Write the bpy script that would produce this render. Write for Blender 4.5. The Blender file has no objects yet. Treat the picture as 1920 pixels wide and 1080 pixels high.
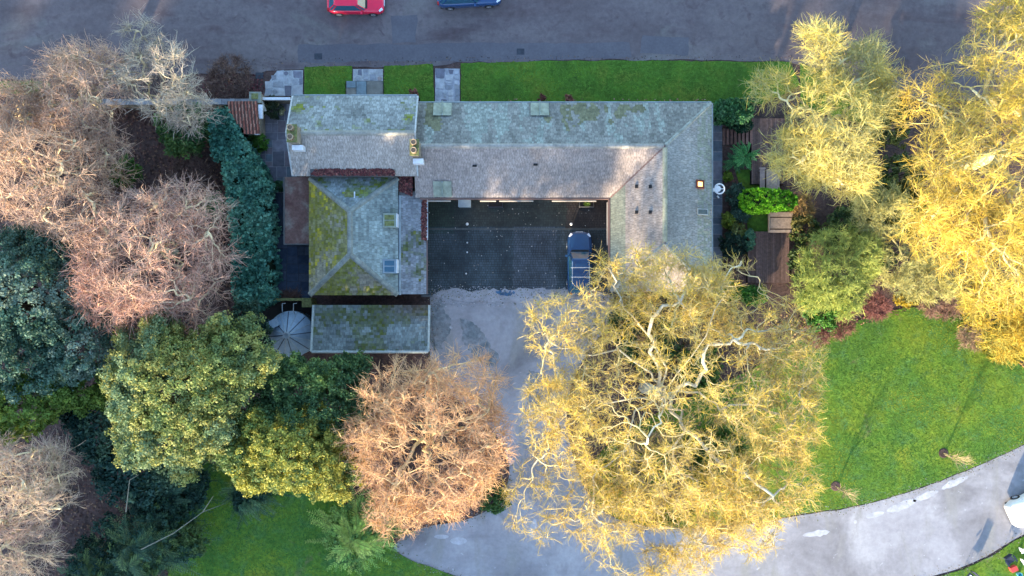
import bpy, bmesh, math, random
import numpy as np
from mathutils import Vector, Matrix
random.seed(7); RNG = np.random.default_rng(7)
SC = bpy.context.scene; C = SC.collection
R = math.radians
# ------------------------------------------------------------------ camera, world, sun, exposure
CAM_H = 57.4; FPX = 1493.0
cam = bpy.data.cameras.new('camera'); cam.lens = FPX/1920*36; cam.sensor_width = 36; cam.clip_end = 2000
camo = bpy.data.objects.new('camera', cam); C.objects.link(camo); camo.location = (0, 0, CAM_H); SC.camera = camo
SUN_EL = R(12.5); SUN_AZ = R(22)         # low winter sun, south-south-west (azimuth from -Y towards -X)
world = bpy.data.worlds.new('World'); SC.world = world; world.use_nodes = True
wn = world.node_tree; wn.nodes.clear()
sky = wn.nodes.new('ShaderNodeTexSky'); sky.sky_type = 'NISHITA'; sky.sun_disc = False
sdir = Vector((-math.sin(SUN_AZ)*math.cos(SUN_EL), -math.cos(SUN_AZ)*math.cos(SUN_EL), math.sin(SUN_EL)))  # towards the sun
sky.sun_elevation = SUN_EL; sky.sun_rotation = math.atan2(sdir.x, sdir.y); sky.air_density = 1.0; sky.dust_density = 0.4; sky.ozone_density = 1.6
bg = wn.nodes.new('ShaderNodeBackground'); bg.inputs[1].default_value = 0.15
wo = wn.nodes.new('ShaderNodeOutputWorld'); wn.links.new(sky.outputs[0], bg.inputs[0]); wn.links.new(bg.outputs[0], wo.inputs[0])
sl = bpy.data.lights.new('sun', 'SUN'); sl.energy = 3.0; sl.angle = R(1.2); sl.color = (1.0, 0.82, 0.56)
so = bpy.data.objects.new('sun', sl); C.objects.link(so); so.rotation_euler = sdir.to_track_quat('Z', 'Y').to_euler(); so.location = (0, -60, 60)
SC.view_settings.view_transform = 'Standard'; SC.view_settings.look = 'None'; SC.view_settings.gamma = 1
SC.view_settings.use_curve_mapping = False; SC.view_settings.exposure = 2.38
SC.cycles.max_bounces = 6; SC.cycles.diffuse_bounces = 3; SC.cycles.glossy_bounces = 2; SC.cycles.transmission_bounces = 2
SC.cycles.use_adaptive_sampling = True; SC.cycles.use_denoising = True

# ------------------------------------------------------------------ helpers
def P(px, py, z=0.0):            # plan coordinates measured on the survey photograph -> metres
    s = (CAM_H - z)/FPX
    return Vector(((px-960)*s, (540-py)*s, z))
def P2(px, py, z=0.0):
    v = P(px, py, z); return (v.x, v.y)

def tag(o, label=None, cat=None, group=None, kind=None):
    if label: o['label'] = label
    if cat: o['category'] = cat
    if group: o['group'] = group
    if kind: o['kind'] = kind
    return o
def empty(name, loc, label, cat, group=None, rz=0.0):
    o = bpy.data.objects.new(name, None); C.objects.link(o); o.location = loc; o.rotation_euler.z = rz
    o.empty_display_size = 0.3
    return tag(o, label, cat, group)
def link(name, me, parent=None, loc=None, rz=0.0):
    o = bpy.data.objects.new(name, me); C.objects.link(o)
    if parent is not None:
        o.parent = parent
    if loc is not None: o.location = loc
    o.rotation_euler.z = rz
    return o
def rootoff(root):               # parts are built in world metres: shift them into the root's frame
    return -Vector(root.location)

class MB:                        # numpy mesh builder, quads / tris / ngons, per face colour
    def __init__(s): s.v=[]; s.f=[]; s.n=0; s.c=[]; s.m=[]
    def add(s, verts, faces, col=None, mi=0):
        verts = np.asarray(verts, float).reshape(-1,3)
        s.v.append(verts)
        for f in faces:
            s.f.append(([i+s.n for i in f]))
            s.c.append(col if col is not None else (1,1,1)); s.m.append(mi)
        s.n += len(verts)
    def box(s, x0,x1,y0,y1,z0,z1, col=None, mi=0, M=None):
        v = [(x0,y0,z0),(x1,y0,z0),(x1,y1,z0),(x0,y1,z0),(x0,y0,z1),(x1,y0,z1),(x1,y1,z1),(x0,y1,z1)]
        if M is not None: v = [M @ Vector(p) for p in v]
        s.add(v, [(0,3,2,1),(4,5,6,7),(0,1,5,4),(1,2,6,5),(2,3,7,6),(3,0,4,7)], col, mi)
    def prism(s, pts, z0, z1, col=None, mi=0, bottom=True):
        n=len(pts); a=sum(pts[i][0]*pts[(i+1)%n][1]-pts[(i+1)%n][0]*pts[i][1] for i in range(n))
        if a<0: pts=list(pts)[::-1]
        v=[(p[0],p[1],z0) for p in pts]+[(p[0],p[1],z1) for p in pts]
        f=[tuple(range(n,2*n))]+([tuple(range(n-1,-1,-1))] if bottom else [])+[(i,(i+1)%n,n+(i+1)%n,n+i) for i in range(n)]
        s.add(v,f,col,mi)
    def tube(s, pts, r, k=8, col=None, caps=True, mi=0):
        pts=[Vector(p) for p in pts]; rr = r if hasattr(r,'__len__') else [r]*len(pts); V=[]
        for i,p in enumerate(pts):
            d=(pts[min(i+1,len(pts)-1)]-pts[max(i-1,0)]).normalized()
            a=d.orthogonal().normalized() if abs(d.z)>.9 else d.cross(Vector((0,0,1))).normalized()
            b=d.cross(a)
            for j in range(k):
                t=2*math.pi*j/k; V.append(p+(a*math.cos(t)+b*math.sin(t))*rr[i])
        F=[(i*k+j, (i+1)*k+j, (i+1)*k+(j+1)%k, i*k+(j+1)%k) for i in range(len(pts)-1) for j in range(k)]
        if caps: F+=[tuple(range(k)), tuple(range(len(pts)*k-1,(len(pts)-1)*k-1,-1))]
        s.add(V,F,col,mi)
    def lathe(s, prof, k=24, center=(0,0), col=None, mi=0, sx=1, sy=1):
        V=[];n=len(prof)
        for (r,z) in prof:
            for j in range(k):
                t=2*math.pi*j/k; V.append((center[0]+r*math.cos(t)*sx,center[1]+r*math.sin(t)*sy,z))
        F=[(i*k+j,i*k+(j+1)%k,(i+1)*k+(j+1)%k,(i+1)*k+j) for i in range(n-1) for j in range(k)]
        s.add(V,F,col,mi)
    def mesh(s, name, mats, off=None, smooth=False):
        v=np.concatenate(s.v) if s.v else np.zeros((0,3))
        if off is not None: v=v+np.array(off)
        me=bpy.data.meshes.new(name); me.from_pydata(v.tolist(),[],s.f)
        for m in (mats if isinstance(mats,(list,tuple)) else [mats]): me.materials.append(m)
        if s.f:
            a=me.attributes.new('col','FLOAT_COLOR','FACE')
            c=np.ones((len(s.f),4)); c[:,:3]=np.array(s.c); a.data.foreach_set('color',c.ravel())
            me.polygons.foreach_set('material_index', s.m)
            if smooth: me.polygons.foreach_set('use_smooth',[True]*len(s.f))
        me.update(); return me
    def build(s, name, mats, parent=None, smooth=False, world=True):
        off = rootoff_world(parent) if (parent is not None and world) else None
        return link(name, s.mesh(name, mats, off, smooth), parent)
def rootoff_world(parent):
    o=Vector((0,0,0)); p=parent
    while p is not None: o+=p.location; p=p.parent
    return -o

def bigmesh(name, verts, k, cols, mat, off=None):
    """verts (N,k,3): N separate k-gons; cols (N,3)"""
    N=len(verts); v=np.asarray(verts,dtype=np.float32).reshape(-1,3)
    if off is not None: v=v+np.array(off,dtype=np.float32)
    me=bpy.data.meshes.new(name); me.vertices.add(N*k); me.vertices.foreach_set('co',v.ravel().astype(np.float32))
    me.loops.add(N*k); me.loops.foreach_set('vertex_index',np.arange(N*k,dtype=np.int32))
    me.polygons.add(N); me.polygons.foreach_set('loop_start',np.arange(0,N*k,k,dtype=np.int32))
    me.update(calc_edges=True)
    a=me.attributes.new('col','FLOAT_COLOR','FACE'); c=np.ones((N,4),dtype=np.float32); c[:,:3]=cols; a.data.foreach_set('color',c.ravel())
    me.materials.append(mat); return me
def idxmesh(name, v, quads, cols, mat, off=None, smooth=True):
    v=np.asarray(v,dtype=np.float32)
    if off is not None: v=v+np.array(off,dtype=np.float32)
    N=len(quads); me=bpy.data.meshes.new(name); me.vertices.add(len(v)); me.vertices.foreach_set('co',v.ravel())
    me.loops.add(N*4); me.loops.foreach_set('vertex_index',np.asarray(quads,dtype=np.int32).ravel())
    me.polygons.add(N); me.polygons.foreach_set('loop_start',np.arange(0,N*4,4,dtype=np.int32))
    if smooth: me.polygons.foreach_set('use_smooth',np.ones(N,dtype=bool))
    me.update(calc_edges=True)
    a=me.attributes.new('col','FLOAT_COLOR','FACE'); c=np.ones((N,4),dtype=np.float32); c[:,:3]=cols; a.data.foreach_set('color',c.ravel())
    me.materials.append(mat); return me

# value noise in numpy
_T=RNG.random((64,64))
def tint(c,a=.8,b=1.2):
    k=random.uniform(a,b); return tuple(v*k for v in c)
def vnoise(x,y,s=1.0,o=0.0):
    x=np.asarray(x)*s+o+100; y=np.asarray(y)*s+o*1.7+100
    xi=np.floor(x).astype(int); yi=np.floor(y).astype(int); fx=x-xi; fy=y-yi
    fx=fx*fx*(3-2*fx); fy=fy*fy*(3-2*fy)
    g=lambda a,b:_T[a%64,b%64]
    return (g(xi,yi)*(1-fx)+g(xi+1,yi)*fx)*(1-fy)+(g(xi,yi+1)*(1-fx)+g(xi+1,yi+1)*fx)*fy
def fbm(x,y,s=1.0,o=0.0): return (vnoise(x,y,s,o)*.55+vnoise(x,y,s*2.3,o+5)*.3+vnoise(x,y,s*5.1,o+9)*.15)

# ------------------------------------------------------------------ materials
def newmat(name):
    m=bpy.data.materials.new(name); m.use_nodes=True; return m, m.node_tree, m.node_tree.nodes['Principled BSDF']
def _noise(nt, scale, detail=4, rough=.55, stretch=None, dist=0.0):
    g=nt.nodes.new('ShaderNodeNewGeometry'); n=nt.nodes.new('ShaderNodeTexNoise'); n.inputs['Scale'].default_value=scale
    n.inputs['Detail'].default_value=detail; n.inputs['Roughness'].default_value=rough; n.inputs['Distortion'].default_value=dist
    mp=nt.nodes.new('ShaderNodeMapping')
    if stretch: mp.inputs['Scale'].default_value=stretch
    nt.links.new(g.outputs['Position'],mp.inputs['Vector']); nt.links.new(mp.outputs[0],n.inputs['Vector']); return n.outputs['Fac']
def _ramp(nt, fac, stops):
    r=nt.nodes.new('ShaderNodeValToRGB'); e=r.color_ramp.elements
    while len(e)>1: e.remove(e[0])
    e[0].position=stops[0][0]; e[0].color=(*stops[0][1],1)
    for p,c in stops[1:]:
        q=e.new(p); q.color=(*c,1)
    nt.links.new(fac,r.inputs[0]); return r.outputs[0]
def _mix(nt, a, b, fac, mode='MIX'):
    m=nt.nodes.new('ShaderNodeMix'); m.data_type='RGBA'; m.blend_type=mode
    for s,v in ((0,fac),(6,a),(7,b)):
        if hasattr(v,'default_value') or hasattr(v,'is_output'): nt.links.new(v,m.inputs[s])
        elif s==0: m.inputs[0].default_value=v
        else: m.inputs[s].default_value=(*v,1)
    return m.outputs[2]
def _bump(nt, b, scale, strength, dist=.02):
    f=_noise(nt,scale,5); n=nt.nodes.new('ShaderNodeBump'); n.inputs['Strength'].default_value=strength; n.inputs['Distance'].default_value=dist
    nt.links.new(f,n.inputs['Height']); nt.links.new(n.outputs[0],b.inputs['Normal'])
def ground(name, stops, scale=.25, fine=(3,.18), rough=.9, bump=(8,.5,.03), patch=None, stretch=None, streak=None, spec=.3):
    m,nt,b=newmat(name)
    c=_ramp(nt,_noise(nt,scale,6,.6,stretch,.4),stops)
    if patch:                       # (scale, colour, low, high[, stretch])
        for pt in (patch if isinstance(patch,list) else [patch]):
            f=_ramp(nt,_noise(nt,pt[0],5,.6,pt[4] if len(pt)>4 else None,.6),[(pt[2],(0,0,0)),(pt[3],(1,1,1))])
            c=_mix(nt,c,pt[1],f)
    f=_ramp(nt,_noise(nt,fine[0],8,.7),[(.3,(1-fine[1],)*3),(.7,(1+fine[1],)*3)])
    c=_mix(nt,c,f,1.0,'MULTIPLY')
    nt.links.new(c,b.inputs['Base Color']); b.inputs['Roughness'].default_value=rough; b.inputs['Specular IOR Level'].default_value=spec
    if bump: _bump(nt,b,*bump)
    return m
def attrmat(name, rough=.85, fine=(6,.2), bump=None, trans=0.0, spec=.25, gain=1.0):
    m,nt,b=newmat(name); a=nt.nodes.new('ShaderNodeAttribute'); a.attribute_name='col'
    f=_ramp(nt,_noise(nt,fine[0],6,.65),[(.3,((1-fine[1])*gain,)*3),(.7,((1+fine[1])*gain,)*3)])
    c=_mix(nt,a.outputs['Color'],f,1.0,'MULTIPLY'); nt.links.new(c,b.inputs['Base Color'])
    b.inputs['Roughness'].default_value=rough; b.inputs['Specular IOR Level'].default_value=spec
    if bump: _bump(nt,b,*bump)
    if trans:
        t=nt.nodes.new('ShaderNodeBsdfTranslucent'); nt.links.new(c,t.inputs[0]); x=nt.nodes.new('ShaderNodeMixShader'); x.inputs[0].default_value=trans
        o=nt.nodes['Material Output']; nt.links.new(b.outputs[0],x.inputs[1]); nt.links.new(t.outputs[0],x.inputs[2]); nt.links.new(x.outputs[0],o.inputs[0])
    return m
def plain(name, col, rough=.5, metal=0.0, spec=.5, var=.12, coat=0.0, bump=None, emit=None, nscale=4):
    m,nt,b=newmat(name)
    f=_ramp(nt,_noise(nt,nscale,5),[(.3,tuple(x*(1-var) for x in col)),(.7,tuple(min(1,x*(1+var)) for x in col))])
    nt.links.new(f,b.inputs['Base Color']); b.inputs['Roughness'].default_value=rough; b.inputs['Metallic'].default_value=metal
    b.inputs['Specular IOR Level'].default_value=spec; b.inputs['Coat Weight'].default_value=coat
    if bump: _bump(nt,b,*bump)
    if emit: b.inputs['Emission Color'].default_value=(*emit[0],1); b.inputs['Emission Strength'].default_value=emit[1]
    return m

MAT={}
MAT['soil']=ground('leaf_litter_soil',[(.3,(.045,.030,.028)),(.5,(.090,.056,.050)),(.7,(.15,.085,.074))],.5,(5,.5),bump=(12,.8,.05))
MAT['asphalt']=ground('asphalt',[(.3,(.104,.080,.084)),(.5,(.140,.114,.120)),(.7,(.180,.150,.150))],.16,(2.2,.20),.85,(30,.3,.01),
    patch=[(.22,(.085,.055,.060),.55,.72,(.5,1.7,1)),(.12,(.20,.19,.175),.58,.78,(1,1.6,1)),(1.1,(.10,.075,.080),.56,.72)],stretch=(.6,1.3,1))
MAT['asphalt_patch']=ground('asphalt_repair',[(.3,(.105,.096,.112)),(.7,(.132,.122,.138))],.8,(6,.12),.8,(30,.3,.01))
MAT['drive']=ground('gravel_drive',[(.3,(.27,.26,.275)),(.5,(.355,.345,.37)),(.7,(.43,.42,.44))],.22,(3,.12),.9,(25,.5,.02),
    patch=[(.16,(.20,.19,.20),.48,.66),(.5,(.29,.28,.27),.52,.68,(1,.35,1)),(2.0,(.52,.52,.56),.66,.74)])
MAT['lawn']=ground('lawn_grass',[(.28,(.065,.150,.024)),(.45,(.095,.200,.024)),(.58,(.150,.235,.022)),(.72,(.230,.265,.026))],.30,(4,.4),.95,(14,.8,.05),
    patch=[(.9,(.080,.185,.050),.5,.7),(.45,(.17,.16,.07),.62,.74)])
MAT['verge']=ground('verge_grass',[(.3,(.060,.130,.018)),(.5,(.085,.190,.022)),(.7,(.150,.190,.024))],.4,(4,.4),.95,(14,.8,.05))
MAT['grass_blade']=attrmat('grass_blades',.8,(1.2,.35),trans=.2)
MAT['setts']=attrmat('courtyard_setts',.75,(.5,.45),spec=.35)
MAT['sett_bed']=ground('sett_bed',[(.35,(.020,.022,.020)),(.65,(.05,.05,.048))],.6,(5,.3))
MAT['slate']=attrmat('stone_slates',.85,(5,.28),(14,.5,.02))
MAT['roofbed']=plain('roof_underlay',(.10,.10,.10),.9)
MAT['stone']=ground('rubble_stone_wall',[(.3,(.16,.13,.10)),(.7,(.34,.29,.23))],2.5,(12,.2),.9,(10,.8,.04))
MAT['flag']=attrmat('york_flagstones',.8,(3,.25),(10,.4,.02))
MAT['lead']=plain('weathered_lead',(.28,.33,.36),.55,.2,nscale=2,var=.25)
MAT['palelead']=plain('pale_green_lead',(.27,.30,.24),.6,.1,nscale=3,var=.3)
MAT['white']=plain('white_painted_metal',(.72,.74,.78),.5)
MAT['cream']=plain('cream_timber_fascia',(.62,.56,.50),.6)
MAT['copperpipe']=plain('brown_painted_gutter',(.17,.105,.09),.5)
MAT['terracotta']=plain('buff_clay',(.34,.25,.17),.8,bump=(20,.4,.01),var=.35)
MAT['mossstone']=plain('mossy_stone',(.16,.17,.06),.9,bump=(15,.6,.02),var=.5,nscale=6)
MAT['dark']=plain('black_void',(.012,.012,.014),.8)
MAT['rust']=ground('rusty_felt_roof',[(.3,(.10,.045,.038)),(.5,(.15,.085,.072)),(.68,(.22,.19,.16))],.9,(6,.3),.85,(12,.5,.02))
MAT['redleaf']=attrmat('fallen_leaves',.8,(4,.3))
MAT['glass']=plain('dark_glass',(.025,.10,.16),.08,spec=.8,coat=.5)  # sky reflection painted in as a blue base colour
MAT['skyglass']=plain('rooflight_glass',(.10,.14,.15),.15,spec=.8)
MAT['warmlight']=plain('lit_rooflight',(.6,.4,.2),.4,emit=((1,.50,.14),.9))
MAT['rustframe']=plain('rusty_frame',(.16,.035,.02),.7)
MAT['lamp']=plain('white_lamp_globe',(.8,.8,.82),.4)
MAT['tank']=ground('galvanised_tank_roof',[(.3,(.17,.24,.31)),(.7,(.28,.37,.46))],.9,(5,.15),.55,(10,.2,.01))
MAT['timber']=attrmat('weathered_timber',.8,(5,.3))
MAT['pantile']=attrmat('clay_pantiles',.85,(8,.3),(20,.4,.01))
MAT['bark']=attrmat('bark',.9,(5,.3),(12,.7,.03))
MAT['twig']=attrmat('twigs',.85,(3,.25),trans=.0)
MAT['leaf']=attrmat('leaves',.6,(1.5,.25),trans=.28,spec=.3,gain=1.12)
MAT['rubber']=plain('black_rubber',(.02,.02,.02),.8)
MAT['chrome']=plain('bright_metal',(.75,.77,.8),.25,.8)
MAT['redlens']=plain('red_lens',(.5,.02,.02),.25)
MAT['lens']=plain('clear_lens',(.75,.78,.85),.2)
MAT['redpaint']=plain('red_car_paint',(.80,.010,.060),.25,coat=.6,var=.04)
MAT['bluepaint']=plain('dark_blue_car_paint',(.012,.052,.14),.22,coat=.7,var=.05)
MAT['navypaint']=plain('navy_car_paint',(.012,.06,.18),.22,coat=.7,var=.05)
MAT['whitepaint']=plain('white_van_paint',(.78,.78,.76),.3,coat=.4,var=.03)
MAT['navycloth']=plain('navy_cloth',(.012,.02,.05),.8); MAT['redcloth']=plain('red_cloth',(.55,.06,.05),.7)
MAT['cyan']=plain('cyan_plastic',(.10,.45,.55),.4); MAT['planter']=plain('dark_planter',(.025,.03,.05),.6)
MAT['greyslab']=plain('blue_grey_cover',(.22,.29,.35),.6,var=.08)
MAT['bluepaintground']=plain('blue_ground_stain',(.03,.10,.20),.6,var=.5,nscale=2)

# ------------------------------------------------------------------ ground sheets
def wob(pts, amp=.12, step=.6, closed=True):
    out=[]; n=len(pts)
    for i in range(n if closed else n-1):
        a=Vector(pts[i]).to_2d(); b=Vector(pts[(i+1)%n]).to_2d(); L=(b-a).length; k=max(1,int(L/step)); nrm=Vector((-(b-a).y,(b-a).x)).normalized()
        for j in range(k):
            t=j/k; p=a.lerp(b,t); o=(vnoise(p.x,p.y,1.3)-.5)*2*amp+(random.random()-.5)*amp*.5 if j else 0
            out.append((p.x+nrm.x*o,p.y+nrm.y*o))
    return out
def smooth(pts, it=2, closed=False):
    for _ in range(it):
        q=[] if closed else [pts[0]]
        n=len(pts)
        for i in range(n if closed else n-1):
            a,b=pts[i],pts[(i+1)%n]; q+= [(.75*a[0]+.25*b[0],.75*a[1]+.25*b[1]),(.25*a[0]+.75*b[0],.25*a[1]+.75*b[1])]
        if not closed: q.append(pts[-1])
        pts=q
    return pts
def sheet(name, pts, z, mat, kind='structure', label=None, thick=.0):
    n=len(pts); a=sum(pts[i][0]*pts[(i+1)%n][1]-pts[(i+1)%n][0]*pts[i][1] for i in range(n))
    if a<0: pts=list(pts)[::-1]
    b=MB()
    if thick: b.prism(pts,z-thick,z,bottom=False)
    else: b.add([(p[0],p[1],z) for p in pts],[tuple(range(n))])
    o=b.build(name,mat); return tag(o,label,kind=kind)
def inpoly(x,y,poly):
    poly=np.array(poly); ins=np.zeros(len(x),bool); n=len(poly); j=n-1
    for i in range(n):
        xi,yi=poly[i]; xj,yj=poly[j]
        c=((yi>y)!=(yj>y))&(x<(xj-xi)*(y-yi)/(yj-yi+1e-12)+xi); ins^=c; j=i
    return ins
def scatter(poly, dens):
    p=np.array(poly); a,b=p.min(0),p.max(0); n=int((b-a).prod()*dens); x=RNG.uniform(a[0],b[0],n); y=RNG.uniform(a[1],b[1],n)
    k=inpoly(x,y,poly); return x[k],y[k]
def grass(name, poly, dens, z, cols, hgt=(.008,.03), label=None):
    x,y=scatter(poly,dens); n=len(x); a=RNG.uniform(0,2*np.pi,n); w=RNG.uniform(.03,.06,n); h=RNG.uniform(*hgt,n)
    lx=RNG.normal(0,.05,n); ly=RNG.normal(0,.05,n)
    v=np.zeros((n,3,3)); v[:,0]=np.c_[x-np.cos(a)*w,y-np.sin(a)*w,np.full(n,z)]; v[:,1]=np.c_[x+np.cos(a)*w,y+np.sin(a)*w,np.full(n,z)]; v[:,2]=np.c_[x+lx,y+ly,z+h]
    t=np.clip(fbm(x,y,.35)*1.6-.3+RNG.normal(0,.07,n),0,.999)*(len(cols)-1); i=t.astype(int); f=(t-i)[:,None]; cc=np.array(cols)
    o=link(name,bigmesh(name,v,3,cc[i]*(1-f)+cc[np.minimum(i+1,len(cols)-1)]*f,MAT['grass_blade'])); return tag(o,label,'grass',kind='stuff')

sheet('ground',[(-300,-300),(300,-300),(300,300),(-300,300)],0.0,MAT['soil'])
# road along the top of the picture
south_edge=[P2(-600,190),P2(-200,160),P2(0,150),P2(200,146),P2(420,138),P2(480,140),P2(500,133),P2(660,125),P2(815,124),P2(870,117),P2(1100,113),P2(1300,112),P2(1480,116),P2(1620,160),P2(1700,185),P2(1900,190),P2(2300,200),P2(2800,210)]
road=wob(south_edge,.10,.5,False)+[P2(2800,-330),P2(-600,-330)]
sheet('road',road,.03,MAT['asphalt'])
sheet('far_verge',[P2(-600,-331),P2(2800,-331),P2(2800,-1500),P2(-600,-1500)],.05,MAT['verge'])
for nm,q in (('a',[(733,30),(782,28),(780,80),(736,82)]),('b',[(586,96),(608,96),(607,114),(586,115)]),('c',[(1205,66),(1292,70),(1290,104),(1200,100)]),('d',[(560,84),(1180,80),(1185,108),(880,114),(560,118)])):
    sheet('road_repair',wob([P2(*p) for p in q],.08,.4),.036 if nm!='d' else .034,MAT['asphalt_patch'])
# gravel drive, sweeping from the courtyard down and away to the right
drv=[P2(806,556),P2(806,620),P2(806,690),P2(850,745),P2(925,800),P2(955,860),P2(955,905),P2(930,950),P2(870,978),P2(800,985),P2(745,1010),P2(735,1035),P2(790,1060),P2(860,1080),P2(960,1120),P2(1200,1150),P2(1500,1130),P2(1740,1085),P2(1840,1050),P2(1900,1010),P2(2000,965),P2(2200,880),P2(2400,800),
     P2(2350,640),P2(2100,740),P2(1920,835),P2(1820,880),P2(1700,925),P2(1600,952),P2(1490,967),P2(1400,985),P2(1250,995),P2(1150,975),P2(1100,930),P2(1075,860),P2(1060,790),P2(1070,720),P2(1100,660),P2(1150,600),P2(1150,556)]
drv=wob(smooth(drv[1:-1],2)+[P2(1150,552),P2(806,552)],.06,.5)
sheet('drive',drv,.03,MAT['drive'])
# lawns
lawn_r=smooth([P2(1490,640),P2(1560,618),P2(1640,590),P2(1720,572),P2(1775,590),P2(1850,640),P2(1960,720),P2(2250,690),P2(2100,738),P2(1920,833),P2(1820,878),P2(1700,923),P2(1600,950),P2(1490,964),P2(1400,982),P2(1250,992),P2(1150,972),P2(1102,930),P2(1100,860),P2(1250,760),P2(1400,700)],2,True)
sheet('right_lawn',wob(lawn_r,.06,.5),.07,MAT['lawn'],thick=.06)
LG=[(.075,.170,.022),(.10,.205,.022),(.15,.235,.022),(.22,.265,.024)]
grass('lawn_grass_blades',lawn_r,190,.07,LG,label='short green grass on the right hand lawn')
lawn_b=smooth([P2(330,860),P2(480,880),P2(620,930),P2(735,1000),P2(738,1038),P2(860,1082),P2(960,1125),P2(1100,1160),P2(900,1300),P2(300,1300)],1,True)
sheet('lower_lawn',wob(lawn_b,.06,.5),.07,MAT['lawn'],thick=.06)
grass('lower_lawn_grass_blades',lawn_b,120,.07,[(.035,.13,.030),(.05,.165,.030),(.080,.190,.030)],label='dark green grass on the lawn at the foot of the trees')
lawn_c=smooth([P2(1500,1170),P2(1742,1088),P2(1842,1053),P2(1902,1014),P2(2002,968),P2(2200,884),P2(2300,1200),P2(1700,1260)],1,True)
sheet('corner_lawn',wob(lawn_c,.08,.5),.07,MAT['lawn'],thick=.06)
grass('corner_lawn_grass_blades',lawn_c,130,.07,[(.09,.20,.015),(.14,.25,.015),(.18,.28,.02)],label='bright grass on the corner lawn by the white van')
# dark earth edge of the lawn beside the drive is the soil showing; verge strips in front of the house
for q,nm in (([(571,126),(660,124),(660,152),(648,153),(648,180),(571,180)],'verge_lawn'),([(720,124),(812,121),(814,196),(790,196),(787,181),(720,181)],'verge_lawn'),([(864,119),(1000,115),(1200,114),(1480,117),(1500,160),(1430,195),(864,195)],'verge_lawn'),([(-300,158),(90,152),(100,172),(-300,195)],'verge_lawn'),([(1500,118),(1620,163),(1700,190),(1640,240),(1500,200)],'verge_lawn')):
    q=[P2(*p) for p in q]; sheet(nm,wob(q,.06,.4),.06,MAT['verge'],thick=.05)
    grass('verge_grass_blades',q,230,.06,[(.055,.12,.014),(.075,.17,.018),(.10,.22,.02),(.18,.23,.02)],label='grass on the strip between road and house from x %d m'%round(q[0][0]) if False else 'short grass on a strip beside the road')

# ------------------------------------------------------------------ paving
FC=[(.20,.20,.22),(.27,.27,.29),(.33,.33,.35),(.23,.21,.22),(.16,.19,.22),(.28,.24,.25)]
def guillotine(x0,y0,x1,y1,mn,mx,out):
    w,h=x1-x0,y1-y0
    if (w<=mx and h<=mx) and (random.random()<.55 or (w<mn*1.7 and h<mn*1.7)): out.append((x0,y0,x1,y1)); return
    if w>h or (w==h):
        if w<mn*1.7: out.append((x0,y0,x1,y1)); return
        c=x0+w*random.uniform(.38,.62); guillotine(x0,y0,c,y1,mn,mx,out); guillotine(c,y0,x1,y1,mn,mx,out)
    else:
        if h<mn*1.7: out.append((x0,y0,x1,y1)); return
        c=y0+h*random.uniform(.38,.62); guillotine(x0,y0,x1,c,mn,mx,out); guillotine(x0,c,x1,y1,mn,mx,out)
def paving(rootname, poly, mn, mx, cols, bedcol, z=.05, rounds=0, jit=.03, gap=.025):
    cx=sum(p[0] for p in poly)/len(poly); cy=sum(p[1] for p in poly)/len(poly)
    b=MB(); b.prism(poly,0,z-.015,bedcol,bottom=False); root=tag(b.build(rootname,MAT['flag']),kind='structure')
    xs=[p[0] for p in poly]; ys=[p[1] for p in poly]; out=[]; guillotine(min(xs),min(ys),max(xs),max(ys),mn,mx,out)
    for (x0,y0,x1,y1) in out:
        mx_,my_=(x0+x1)/2,(y0+y1)/2
        if not inpoly(np.array([mx_]),np.array([my_]),poly)[0]: continue
        m=MB(); col=tint(random.choice(cols)); h=z+random.uniform(0,.018)
        if random.random()<rounds:
            r=min(x1-x0,y1-y0)*.5; pts=[(mx_+r*math.cos(t*math.pi/5)*random.uniform(.9,1.05),my_+r*math.sin(t*math.pi/5)) for t in range(10)]
        else:
            g=gap; j=lambda:random.uniform(-jit,jit)*.5
            pts=[(x0+g+abs(j()),y0+g+j()),(x1-g+j(),y0+g+j()),(x1-g+j(),y1-g+j()),(x0+g+j(),y1-g+j())]
        m.prism(pts,z-.03,h,col,bottom=False); m.build('flagstone',MAT['flag'],root)
    return root
pale=[(.36,.37,.40),(.30,.31,.34),(.24,.25,.28),(.17,.17,.21),(.40,.40,.42)]
paving('path_west',[P2(496,180),P2(500,160),P2(520,133),P2(568,132),P2(568,180)],.35,.85,pale,(.40,.41,.43),.07,.2,.12,.04)
paving('path_middle',[P2(662,152),P2(662,130),P2(718,130),P2(718,152)],.35,.8,pale+[(.34,.27,.26)],(.42,.42,.42),.07,.25,.12,.04)
paving('doorstep',[P2(650,180),P2(650,153),P2(719,153),P2(719,180)],.6,1.4,[(.20,.19,.17),(.16,.21,.24)],(.1,.1,.1),.20,0,.02)
paving('path_east_door',[P2(816,196),P2(816,129),P2(862,129),P2(862,196)],.35,.8,pale,(.38,.38,.42),.07,.1,.15,.04)
paving('side_patio',[P2(478,335),P2(488,215),P2(500,190),P2(545,190),P2(556,335),P2(530,362),P2(500,362)],.45,1.15,[(.14,.14,.17),(.18,.17,.20),(.12,.15,.18),(.19,.16,.18)],(.27,.26,.28),.06)
paving('rear_patio',[P2(508,562),P2(508,362),P2(533,362),P2(533,455),P2(582,455),P2(582,562)],.5,1.2,[(.05,.07,.11),(.07,.09,.13),(.04,.06,.10)],(.05,.06,.08),.05)  # dark flagstones, with the passage's blue shadow painted into their colour
paving('garden_path',[P2(1334,545),P2(1334,222),P2(1354,222),P2(1354,545)],.55,.95,[(.13,.15,.19),(.16,.17,.21),(.11,.14,.18),(.18,.18,.22)],(.24,.24,.26),.06)
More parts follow.
